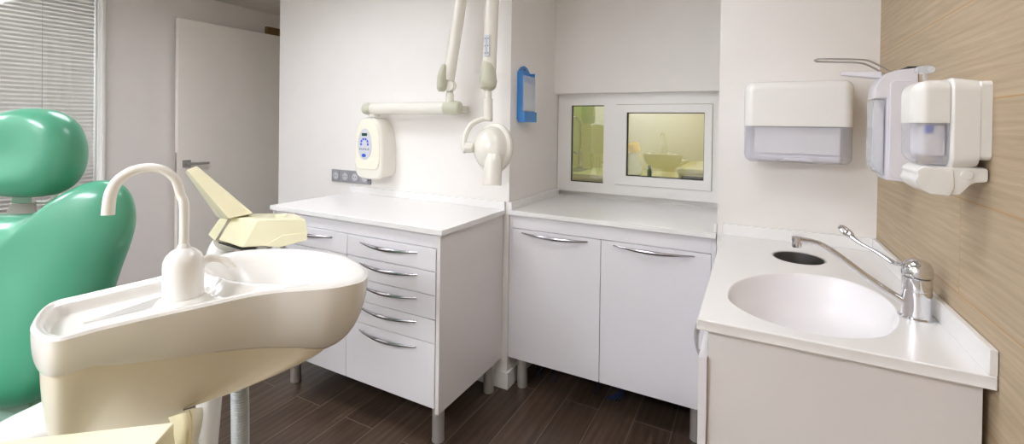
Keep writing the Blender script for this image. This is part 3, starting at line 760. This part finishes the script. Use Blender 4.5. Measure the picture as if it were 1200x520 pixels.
tube(bm, [c0+Vector((-.012, -.03, -.05)), c0+Vector((-.012, -.03, -.03)), c0+Vector((-.008, -.03, .02)), c0+Vector((.0, -.028, .07)), c0+Vector((.004, -.026, .085))], [.018, .029, .030, .020, .010], 20, 6, flat=.8); finish('elbow_cap', bm, 'capgreen', xa)
bm = NB(); lathe(bm, [(.02, 0), (.028, .006), (.030, .03), (.026, .036)], u0+Vector((.018, .02, -.02)), (0.1, -1, 0), 24); finish('elbow_hub', bm, 'ivory', xa)
bm = NB(); box(bm, top.x-.05, top.x+.06, 1.86, 1.98, CZ-.045, CZ-.001, bev=.006); finish('ceiling_mount', bm, 'ivory', xa)
bm = NB(); box(bm, -1.40, -1.33, 1.955, 2.0295, 1.382, 1.42, bev=.006); finish('wall_bracket', bm, 'ivory', xa)

# second arm with the tube head
xh = thing('xray_machine', (-1.12, W, 1.05), 'ivory x-ray machine with rounded head and short cone hanging from an upright arm', 'x-ray head')
YH = 1.88
v0 = at(573, 88, 1, YH); v1 = at(577, -5, 1, YH); dV = (v1-v0).normalized(); vt = v0+dV*((CZ-.03-v0.z)/dV.z)
bm = NB(); tube(bm, [v0, vt], .033, 24, 1); finish('upright_arm', bm, 'ivory', xh)
bm = NB(); box(bm, vt.x-.06, vt.x+.06, YH-.06, YH+.06, CZ-.045, CZ-.001, bev=.006); finish('ceiling_mount', bm, 'ivory', xh)
bm = NB(); 
c0 = v0
tube(bm, [c0+Vector((-.001, -.004, -.075)), c0+Vector((-.001, -.004, -.06)), c0+Vector((-.001, -.006, -.03)), c0+Vector((-.001, -.006, .02)), c0+Vector((-.001, -.008, .055)), c0+Vector((0, -.010, .075))], [.018, .036, .043, .036, .030, .016], 24, 6, flat=1); finish('elbow_cap', bm, 'capgreen', xh)
lbz = at(571, 66, 1, YH-.034); lb0 = at(571, 41, 1, YH-.034)
bm = NB(); box(bm, lbz.x-.016, lbz.x+.014, YH-.040, YH-.033, lbz.z, lb0.z, bev=.003); st_ = finish('label_plate', bm, 'facegrey', xh)
bm = NB()
for k in range(3):
    for sx_ in (-.009, .007): box(bm, lbz.x+sx_-.002, lbz.x+sx_+.002, YH-.0412, YH-.0405, lbz.z+.012+.034*k, lbz.z+.018+.034*k)
box(bm, lbz.x-.0015, lbz.x-.0005, YH-.0412, YH-.0405, lbz.z+.008, lb0.z-.008)
finish('label_print', bm, 'gasket', st_)
s0 = at(572, 105, 1, YH); s1 = at(572, 140, 1, YH)
bm = NB(); tube(bm, [s0, s0.lerp(s1, .3), s0.lerp(s1, .32), s1], [.017, .017, .022, .022], 20, 1); finish('drop_stem', bm, 'ivory', xh)
hc = at(573, 173, 1, 1.845)
bm = NB(); 
ya_ = [s1+Vector((.014, .006, -.002)), s1+Vector((-.028, .004, .004)), at(553, 145, 1, 1.86), at(546, 156, 1, 1.84), at(543, 170, 1, 1.82), at(545, 178, 1, 1.81)]
tube(bm, ya_, [.016, .024, .027, .025, .021, .015], 16, 6, flat=.55, up=(0, 0, 1)); finish('yoke', bm, 'ivory', xh)
ha = (Vector((-.10, -1, .12))).normalized()
bm = NB(); lathe(bm, [(.050, -.052), (.104, -.050), (.117, -.040), (.121, -.028), (.117, -.016), (.102, -.008), (.097, .004), (.093, .022), (.080, .042), (.056, .057), (.026, .064), (.002, .066)], hc+Vector((.008, 0, 0)), ha, 40, sx=.86, sy=1.0); finish('head_shell', bm, 'ivory', xh)
bm = NB(); lathe(bm, [(.010, -.02), (.022, -.014), (.024, .0), (.024, .02), (.016, .028)], at(551, 173, 1, 1.80), (-1, -.3, 0), 20); finish('pivot_knob', bm, 'ivory', xh)
ct = at(578, 190, 1, 1.765); cbm = at(577, 217, 1, 1.75)
bm = NB(); ca = (cbm-ct).normalized(); Lc = (cbm-ct).length
lathe(bm, [(.030, -.035), (.038, -.01), (.040, 0), (.040, Lc), (.036, Lc), (.036, Lc-.012), (.002, Lc-.012)], ct, ca, 28); finish('cone', bm, 'ivory', xh)

# blue wall box in the niche
bl = thing('blue_dispenser', (RL, 2.2, 1.35), 'blue wall dispenser with clear front on the side wall of the niche', 'dispenser')
A1 = at(606, 140, 0, RL+.001); 
y0, y1, z0, z1 = 2.10, 2.245, 1.352, 1.60
bm = NB(); box(bm, RL+.0005, RL+.006, y0, y1, z0, z1, bev=.001); prism(bm, [Vector((RL+.0005, y, z)) for y, z in ((y0, z1-.002), (y0+.04, z1+.028), (y0+.072, z1+.036), (y0+.105, z1+.028), (y1, z1-.002))], (.0055, 0, 0))
box(bm, RL+.006, RL+.034, y0, y0+.006, z0, z1, bev=.001); box(bm, RL+.006, RL+.034, y1-.006, y1, z0, z1, bev=.001)
finish('back_shell', bm, 'blue', bl)
bm = NB(); box(bm, RL+.006, RL+.047, y0-.001, y1+.001, z0-.012, z0+.042, bev=.003); finish('catch_tray', bm, 'blue', bl)
bm = NB(); box(bm, RL+.0345, RL+.037, y0+.002, y1-.002, z0+.045, z1-.02, bev=.0008); finish('clear_front', bm, 'clear', bl)
bm = NB(); box(bm, RL+.008, RL+.032, y0+.010, y1-.010, z0+.045, z1-.06, bev=.003); finish('contents', bm, 'tissue', bl)
bm = NB(); lathe(bm, [(.005, 0), (.005, .002)], (RL+.0062, y0+.072, z1+.016), (1, 0, 0), 14); finish('screw', bm, 'gasket', bl)

# ------------------------------------------------ spittoon unit
K = .738; ZT = 1.05
OUT = [(-1.069, .33), (-1.15, .328), (-1.215, .350), (-1.268, .378), (-1.293, .405), (-1.290, .452), (-1.286, .529), (-1.285, .597), (-1.325, .68), (-1.348, .767), (-1.326, .839), (-1.232, .911), (-1.115, .942), (-1.004, .933), (-.904, .892), (-.850, .845), (-.838, .805), (-.860, .752), (-.905, .706), (-.950, .663), (-.980, .612), (-1.003, .545), (-1.031, .466), (-1.052, .395)]
OUT = [(x*K, y*K) for x, y in OUT]
ol = catmull([(x, y, 0) for x, y in OUT], 8, True)
SA = Vector((-.868, .305, 0)); SB = Vector((-.812, .560, 0)); SD = SB-SA
def spine(p):
    t = max(0, min(1, (p-SA).dot(SD)/SD.dot(SD))); return SA+SD*t
def qpar(p):
    t = (p-SA).dot(SD)/SD.dot(SD); t = max(0, min(1.25, t)); return t/1.25
CEN = [spine(p) for p in ol]
BC = Vector((-.812, .583, 0)); BA, BB = .158, .092
bdir = Vector((.985, .17, 0)).normalized(); bdn = Vector((-bdir.y, bdir.x, 0))
def sm(a, b, x):
    t = max(0, min(1, (x-a)/(b-a))); return t*t*(3-2*t)
TP = Vector((-.817, .411, 0))
def hz(p, s_):
    d = p-BC; e = math.sqrt((d.dot(bdir)/BA)**2+(d.dot(bdn)/BB)**2)
    bowl = .075*(1-sm(.25, 1.0, e))**.8 if e < 1 else 0
    tr = .016*(1-sm(.66, .80, s_))*sm(1.18, 1.34, e)
    # low plinth under the tap
    tr *= sm(.030, .046, (p-TP).length)
    ridge = .006*math.exp(-((e-1.10)/.07)**2)*(1-sm(.75, .95, s_))
    edge = .004*sm(.94, 1.0, s_)**2
    return ZT-.004*(1-sm(.80, .93, s_))-max(bowl, tr)+ridge-edge
un = thing('spittoon', (-.80, .33, 0), 'white porcelain spittoon bowl and tray on a cream column in the foreground', 'spittoon')
bm = NB(); rings = []
for s_ in [1-.0*k for k in range(1)]+[.993, .98, .965, .95, .935, .92, .90, .88, .86, .84, .82, .80, .78, .76, .74, .72, .70, .68, .66, .64, .60, .56, .52, .48, .44, .40, .36, .32, .28, .24, .20, .16, .12, .08, .04]:
    ring = []
    for p, c_ in zip(ol, CEN):
        w = c_+(p-c_)*s_; ring.append(Vector((w.x, w.y, hz(w, s_))))
    rings.append(ring)
inner = rings[::-1]
def botring(t, extra=0, k_in=1, shift=False):
    a_ = t*radians(72); ring = []
    for p, c_ in zip(ol, CEN):
        q = qpar(p); dep = (.036+.086*q**.8); ins = (.10+.36*q)
        lat = max(0, -(p-c_).normalized().dot(Rh)); dep += .009*(1-lat)*max(0, 1-2.5*q)
        w = c_+(p-c_)*(1-ins*(1-cos(a_))*k_in-extra)
        if extra and k_in != 2 and shift: w = w+Rh*(.045*sm(0, .4, lat)*max(0, 1-1.6*q))
        ring.append(Vector((w.x, w.y, ZT-.007-dep*sin(a_)/sin(radians(72)))))
    return ring
outer = [botring(k/10) for k in range(11)]
# close underneath with a small step inwards
under = botring(1, .05); 
loft(bm, inner+outer+[under], False, False)
# fill the slit along the spine
bm.verts.ensure_lookup_table()
bmesh.ops.remove_doubles(bm, verts=bm.verts, dist=.00005)
finish('bowl', bm, 'porcelain', un, smooth=50)
slit = NB(); loft(slit, [[v+Vector((0, 0, .0003)) for v in inner[0]], [v+Vector((0, 0, -.003)) for v in inner[0]]]); finish('drain_strip', slit, 'porcelain', un)
bm = NB(); lathe(bm, [(.02, 0), (.021, .002), (.014, .003), (.008, .001)], (BC.x, BC.y, ZT-.079), seg=24); finish('drain', bm, 'steel', un)
# cream housing: sweeps from the shell down into the column
CC = Vector((-.802, .318, 0))+Rh*.010; 
bm = NB(); rings = []
base = botring(1, .035, shift=True)
nn = len(base)
colr = []
for p in base:
    d = Vector((p.x, p.y, 0))-CC; a_ = math.atan2(d.dot(Fh), d.dot(Rh))
    colr.append(CC+Rh*.066*cos(a_)+Fh*.075*sin(a_))
# spread the column ring evenly by arc index but in the same order
import itertools
for t in [k/14 for k in range(15)]:
    th = t*pi/2; ring = []
    w = (1-cos(th)); dz = sin(th)
    for p, c_ in zip(base, colr):
        q = Vector((p.x, p.y, 0)).lerp(c_, w*.97+.03*t)
        zb = .885
        ring.append(Vector((q.x, q.y, p.z+.002+(zb-p.z)*dz**1.15)))
    rings.append(ring)
for z in (.80, .5, .06): rings.append([Vector((p.x, p.y, z)) for p in colr])
loft(bm, rings); finish('housing', bm, 'creamy', un, smooth=60)
bm = NB(); rr_ = rrect(0, 0, .22, .21, .06); loft(bm, [[Vector((CC.x+x-.02, CC.y+y, z)) for x, y in rr_] for z in (0, .05)]+[[Vector((CC.x+x*.9-.02, CC.y+y*.9, .06)) for x, y in rr_]]); finish('foot', bm, 'creamy', un)
# clear green lens on the left end of the housing
bm = NB(); pz = dp(78, 450, .625)
lathe(bm, [(.020, 0), (.021, .003), (.012, .006), (.001, .007)], pz, (-Fh-Rh*1.2), 20, sx=.55, sy=1.3); finish('lens', bm, 'greygreen', un)
# filler tap
tz = ZT-.004
bm = NB(); lathe(bm, [(.0275, 0), (.0285, .002), (.0285, .050), (.0275, .058), (.024, .067), (.017, .074), (.0095, .078), (.008, .083), (.0068, .085)], (TP.x, TP.y, tz), seg=36); finish('tap_body', bm, 'whiteplastic', un)
# gooseneck
topz = tz+.085
g = [Vector((TP.x, TP.y, topz-.004))]
g += [Vector((TP.x, TP.y, topz+.06)), dp(211.5, 228, .745), dp(206, 211, .742), dp(193, 200, .735), dp(176, 196.5, .727), dp(156, 200, .718), dp(139, 211, .710), dp(129.5, 228, .704), dp(126.5, 252, .70)]
bm = NB(); tube(bm, g, [.0068, .0068, .0068, .0068, .0068, .0070, .0074, .0078, .0082, .0084], 18, 8, flat=1); finish('gooseneck', bm, 'tube', un)
bm = NB(); q0 = Vector((TP.x, TP.y, tz+.048))
sd0 = (Rh*.9+Fh*.25).normalized()
tube(bm, [q0+sd0*.022, dp(243, 303, .765), dp(257, 303, .775), dp(268, 308, .778), dp(273.5, 314, .778)], [.0072, .0068, .0062, .0056, .0052], 14, 6); finish('flush_spout', bm, 'tube', un)
# corrugated drain hose
hp0 = dp(273, 442, .93); hp1 = dp(283, 530, .93)
bm = NB(); P = []; R = []
hx, hy = hp0.x, hp0.y
n_ = 320; zt_, zb_ = .905, .04
for k in range(n_+1):
    z = zt_+(zb_-zt_)*k/n_
    P.append(Vector((hx+.012*sin(2.2*z), hy+.01*sin(3*z), z))); R.append(.0168 if k % 2 else .0140)
tube(bm, P, R, 16, 1); hz_ = finish('drain_hose', bm, 'hose', un)

# white support post behind the column (tapering downward)
po = thing('support_post', (-.98, .56, 0), 'white tapering post standing between the cream column and grey hose', 'post')
b0 = dp(245, 462, .96)
bm = NB(); lathe(bm, [(.07, 0), (.07, .02), (.022, .04), (.014, .25), (.0140, .60), (.0255, .77), (.026, .785), (.018, .80)], (b0.x, b0.y, 0), seg=28); finish('post', bm, 'whiteplastic', po)

# white curved beam crossing low at the left
bmn = thing('support_beam', (-1.0, .25, .5), 'smooth white curved beam running from the left under the spittoon column', 'beam')
bm = NB(); bp = [dp(-110, 610, .80), dp(-50, 560, .80), dp(5, 523, .80), dp(50, 500, .80), dp(95, 480, .80), dp(130, 470, .80)]
tube(bm, bp, [.045, .045, .045, .045, .045, .04], 22, 6, flat=.9); finish('beam', bm, 'whiteplastic', bmn)
bm = NB(); tube(bm, [bp[0]+Vector((0, 0, .02)), Vector((bp[0].x, bp[0].y, 0))], [.04, .045], 20, 1); finish('strut', bm, 'whiteplastic', bmn)

# cream console at the lower left edge
co_ = thing('assistant_console', (-.66, .2, .9), 'flat cream console with sharp corner at the bottom left edge', 'console')
ZB = .965
def pz_(x, y): return at(x, y, 2, ZB)
c1 = pz_(205, 493.5); c0 = pz_(7, 515); c2 = pz_(182, 519.5)
e1 = (c0-c1).normalized(); e2 = (c2-c1).normalized()
cor = [c1, c1+e1*.30, c1+e1*.30+e2*.15, c1+e2*.15]
bm = NB(); hull(bm, [c_+Vector((0, 0, z)) for c_ in cor for z in (0, -.05)], bev=.003); finish('top_shell', bm, 'cream', co_)
bm = NB(); st = c1+e1*.15+e2*.07; cyl(bm, (st.x, st.y, .0), .025, ZB-.051, 24); finish('stem', bm, 'whiteplastic', co_)
bm = NB(); cyl(bm, (st.x, st.y, .0), .065, .02, 32, .004); finish('foot', bm, 'whiteplastic', co_)
# curved cream flap beside the console
fl = thing('cream_flap', (-.68, .35, .9), 'curved cream flap standing between the console and the white post', 'flap')
bm = NB(); lo = []
for (xa_, ya2, xc, yc, d) in ((197, 489, 234, 480, .60), (201, 497, 235, 488, .60), (204, 512, 233, 503, .60), (206, 530, 228, 525, .60), (207, 560, 222, 556, .60), (208, 600, 218, 596, .60)):
    A_ = dp(xa_, ya2, d-.02); M_ = dp((xa_+xc)/2+3, (ya2+yc)/2-2, d-.035); C_ = dp(xc, yc, d+.02)
    arc = catmull([A_, M_, C_], 6)
    back = [p+Fh*.006 for p in arc[::-1]]
    lo.append(arc+back)
loft(bm, lo); finish('flap_shell', bm, 'cream', fl, smooth=50)

# ------------------------------------------- instrument head (cream) with its arm
ih = thing('instrument_head', (-1.25, .82, .97), 'angular cream instrument unit with raised wedge handle behind the spittoon bowl', 'instrument unit')
D0 = 1.28
bm = NB()
hull(bm, [dp(302, 257.5, D0), dp(357, 256, D0), dp(359, 262, D0), dp(360.5, 273, D0), dp(359, 281, D0), dp(328, 287, D0), dp(284, 290, D0),
          dp(271, 254, D0+.07), dp(256, 281, D0+.07), dp(274, 287, D0+.12),
          dp(300, 250, D0+.18), dp(345, 250, D0+.16), dp(352, 256, D0+.16), dp(350, 270, D0+.16), dp(300, 280, D0+.18)], bev=.003)
finish('body', bm, 'cream', ih)
bm = NB()
hull(bm, [dp(310, 288, D0-.001), dp(331, 275.5, D0-.002), dp(360, 272, D0-.002), dp(359.5, 281.5, D0-.002), dp(335, 285, D0-.002), dp(326, 290, D0-.002)]+[dp(312, 288, D0+.1), dp(331, 277, D0+.1), dp(358, 273, D0+.1), dp(358, 281, D0+.1), dp(335, 286, D0+.1)], bev=.001); finish('lower_cover', bm, 'cream', ih)
for (xa_, xb_, yy) in ((322, 336, 251), (329, 350, 254)):
    bm = NB(); hull(bm, [dp(xa_, yy+1, D0+.06), dp(xb_, yy-1.5, D0+.06), dp(xa_, yy+4.5, D0+.06), dp(xb_, yy+2, D0+.06), dp(xa_+3, yy+.5, D0+.09), dp(xb_-2, yy-2, D0+.09), dp(xa_+3, yy+4, D0+.09), dp(xb_-2, yy+2, D0+.09)], bev=.002); finish('holder', bm, 'cream', ih)
bm = NB()
hull(bm, [dp(219, 199, D0+.02), dp(231, 194.5, D0+.05), dp(297, 250, D0+.07), dp(268, 256, D0+.03),
          dp(217, 201, D0+.06), dp(229, 196, D0+.09), dp(292, 252, D0+.12), dp(257, 256, D0+.08)], bev=.002); finish('wedge_handle', bm, 'cream', ih)
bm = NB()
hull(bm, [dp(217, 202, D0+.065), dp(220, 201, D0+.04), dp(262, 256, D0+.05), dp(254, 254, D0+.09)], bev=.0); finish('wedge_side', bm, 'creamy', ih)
bm = NB()
hull(bm, [dp(244, 275, D0+.09), dp(257, 256, D0+.07), dp(268.5, 255, D0+.055), dp(252, 282, D0+.075), dp(246, 275, D0+.13), dp(259, 255, D0+.13), dp(270, 255, D0+.13), dp(254, 281, D0+.13)], bev=.002); finish('hinge_block', bm, 'cream', ih)
bm = NB(); hull(bm, [dp(256, 283, D0+.04), dp(284, 291.5, D0+.005), dp(256, 285, D0+.04), dp(284, 293.5, D0+.005), dp(276, 286, D0+.1), dp(300, 289, D0+.1), dp(276, 288, D0+.1), dp(300, 292, D0+.1)]); finish('base_plate', bm, 'gasket', ih)
bm = NB()
ap = [dp(263, 286, D0+.09), dp(259, 293, D0+.09), dp(255, 310, D0+.08), dp(254, 345, D0+.05), dp(250, 400, D0-.10), dp(247, 436, D0-.24)]
tube(bm, ap+[Vector((b0.x, b0.y, .775))], [.032, .034, .034, .03, .026, .025, .0245], 22, 6); finish('arm', bm, 'whiteplastic', ih)
# small hanging hand instruments on its far side (mirrored in the window pane)
for k in range(3):
    q = dp(300+16*k, 266, D0+.20); bm = NB(); lathe(bm, [(.004, -.10), (.008, -.06), (.008, .0), (.006, .03)], q, (0, 0, 1), 12); finish('handpiece', bm, 'steel', ih)

# ------------------------------------------- patient chair
DC = 1.25
def chair_pt(px, py, off): return dp(px, py, DC)+Nrm*off
Nrm = (-Fh+Vector((0, 0, .18))).normalized()
ch = thing('patient_chair', (-1.75, .52, 0), 'green upholstered dental patient chair with oval headrest at the left edge', 'chair')
def cushion(name, pts, th, dish, rim, edge_round, cen, m='green', n=8):
    P = catmull([dp(x, y, DC) for x, y in pts], n, True)
    C_ = dp(cen[0], cen[1], DC)
    rings = []
    # front, centre outwards: shallow dish, then a wide rounded rim
    S0 = .55
    for s_ in (.04, .12, .2, .28, .36, .44, .5, .55):
        rings.append([C_+(p-C_)*s_+Nrm*(th*.6-dish*(1-sm(.0, S0, s_))) for p in P])
    for k in range(1, 13):
        a_ = k/12*pi/2; rings.append([C_+(p-C_)*(S0+(1-S0)*sin(a_))+Nrm*(th*.6*cos(a_)) for p in P])
    for k in range(1, 9):
        a_ = k/8*pi/2; rings.append([C_+(p-C_)*(.72+.28*cos(a_))-Nrm*(th*.4*sin(a_)) for p in P])
    bm = NB(); loft(bm, rings); return finish(name, bm, m, ch, smooth=80)
HR = [(97, 178), (94, 158), (86, 142), (70, 131), (45, 127.5), (20, 130.5), (-5, 139), (-25, 152), (-36, 172), (-38, 197), (-30, 216), (-12, 227), (10, 230.5), (40, 231), (64, 227), (82, 216), (93, 199)]
cushion('headrest', HR, .11, .008, .010, .03, (34, 182))
BR = [(155, 262), (155, 242), (149, 224), (138, 214), (124, 211), (108, 214), (92, 223), (76, 236), (58, 246), (36, 250), (5, 250.5), (-30, 250), (-52, 246), (-72, 236), (-90, 223), (-106, 214), (-124, 211), (-140, 215), (-152, 226), (-159, 246), (-159, 270), (-150, 305), (-136, 345), (-120, 385), (-98, 425), (-64, 455), (-25, 472), (10, 476), (40, 471), (66, 456), (88, 428), (108, 390), (126, 350), (139, 312), (149, 285)]
cushion('backrest', BR, .14, .007, .008, .05, (0, 345))
bm = NB()
hull(bm, [dp(x, y, d) for x, y, d in ((12, 238, DC+.05), (41, 238, DC+.05), (3, 262, DC+.05), (42, 262, DC+.05), (14, 234, DC+.07), (43, 234, DC+.07), (6, 262, DC+.07), (44, 262, DC+.07))], bev=.002); finish('headrest_bracket', bm, 'bracket', ch)
bm = NB()
hull(bm, [dp(x, y, d) for x, y, d in ((15, 225, DC+.03), (38, 225, DC+.03), (13, 238, DC+.035), (37, 238, DC+.035), (15, 225, DC+.05), (38, 225, DC+.05), (13, 238, DC+.049), (37, 238, DC+.049))], bev=.002); finish('headrest_slide', bm, 'greygreen', ch)
bm = NB(); tube(bm, [dp(70, 222, DC+.07), dp(64, 230, DC+.07), dp(57, 236, DC+.07), dp(48, 237, DC+.07), dp(42, 236, DC+.065)], .004, 10, 6); finish('cable', bm, 'tube', ch)
# back shell, hip shell, seat, column, foot
def cp(l, d, z): 
    return Fh*d+Rh*l+Vector((0, 0, z))
l0c = (20-600)/FOC*DC
bm = NB(); hull(bm, [dp(x, y, DC+d) for x, y, d in ((-25, 452, .0), (34, 470, -.01), (40, 474, .04), (36, 476, -.01), (-2, 500, .0), (-40, 520, .02), (-60, 520, .1), (-25, 440, .12), (36, 470, .12), (10, 505, .12))], bev=.004); finish('hip_shell', bm, 'greygreen', ch)
bm = NB()
rings = []
seatc = [(.24, 1.16), (.25, 1.0), (.24, .85), (.21, .74)]
rr_ = rrect(l0c+.0, .93, .44, .5, .09, 8)
for z, s_ in ((.44, .9), (.45, .97), (.48, 1.0), (.52, 1.0), (.545, .96), (.555, .85), (.55, .5)): rings.append([cp(l0c+(a-l0c)*s_, .93+(b-.93)*s_, z) for a, b in rr_])
loft(bm, rings); finish('seat', bm, 'green', ch, smooth=60)
bm = NB(); hull(bm, [cp(l0c+a, b, z) for a in (-.12, .12) for b in (.85, 1.3) for z in (.36, .445)], bev=.01); finish('seat_frame', bm, 'greygreen', ch)
bm = NB(); hull(bm, [cp(l0c+a, b, z) for a in (-.10, .10) for b, z in ((1.22, .40), (1.36, .40), (1.30, .80), (1.37, .80))], bev=.008); finish('back_support', bm, 'greygreen', ch)
bm = NB(); q = cp(l0c, 1.05, .055); cyl(bm, q, .09, .31, 32, .004); finish('pedestal', bm, 'greygreen', ch)
bm = NB(); rings = []
rr_ = rrect(l0c, 1.05, .42, .7, .12, 8)
for z, s_ in ((0, 1), (.03, 1), (.05, .94), (.056, .8)): rings.append([cp(l0c+(a-l0c)*s_, 1.05+(b-1.05)*s_, z) for a, b in rr_])
loft(bm, rings); finish('foot_plate', bm, 'greygreen', ch)

# ------------------------------------------------------------- world, view
w = bpy.data.worlds.new('world'); scn.world = w; w.use_nodes = True
w.node_tree.nodes['Background'].inputs[0].default_value = (.9, .93, 1, 1); w.node_tree.nodes['Background'].inputs[1].default_value = .3
scn.view_settings.view_transform = 'Standard'; scn.view_settings.look = 'None'
scn.view_settings.gamma = 1; scn.view_settings.use_curve_mapping = False
scn.view_settings.exposure = 1.24
scn.cycles.max_bounces = 10; scn.cycles.diffuse_bounces = 6; scn.cycles.transmission_bounces = 8; scn.cycles.transparent_max_bounces = 12
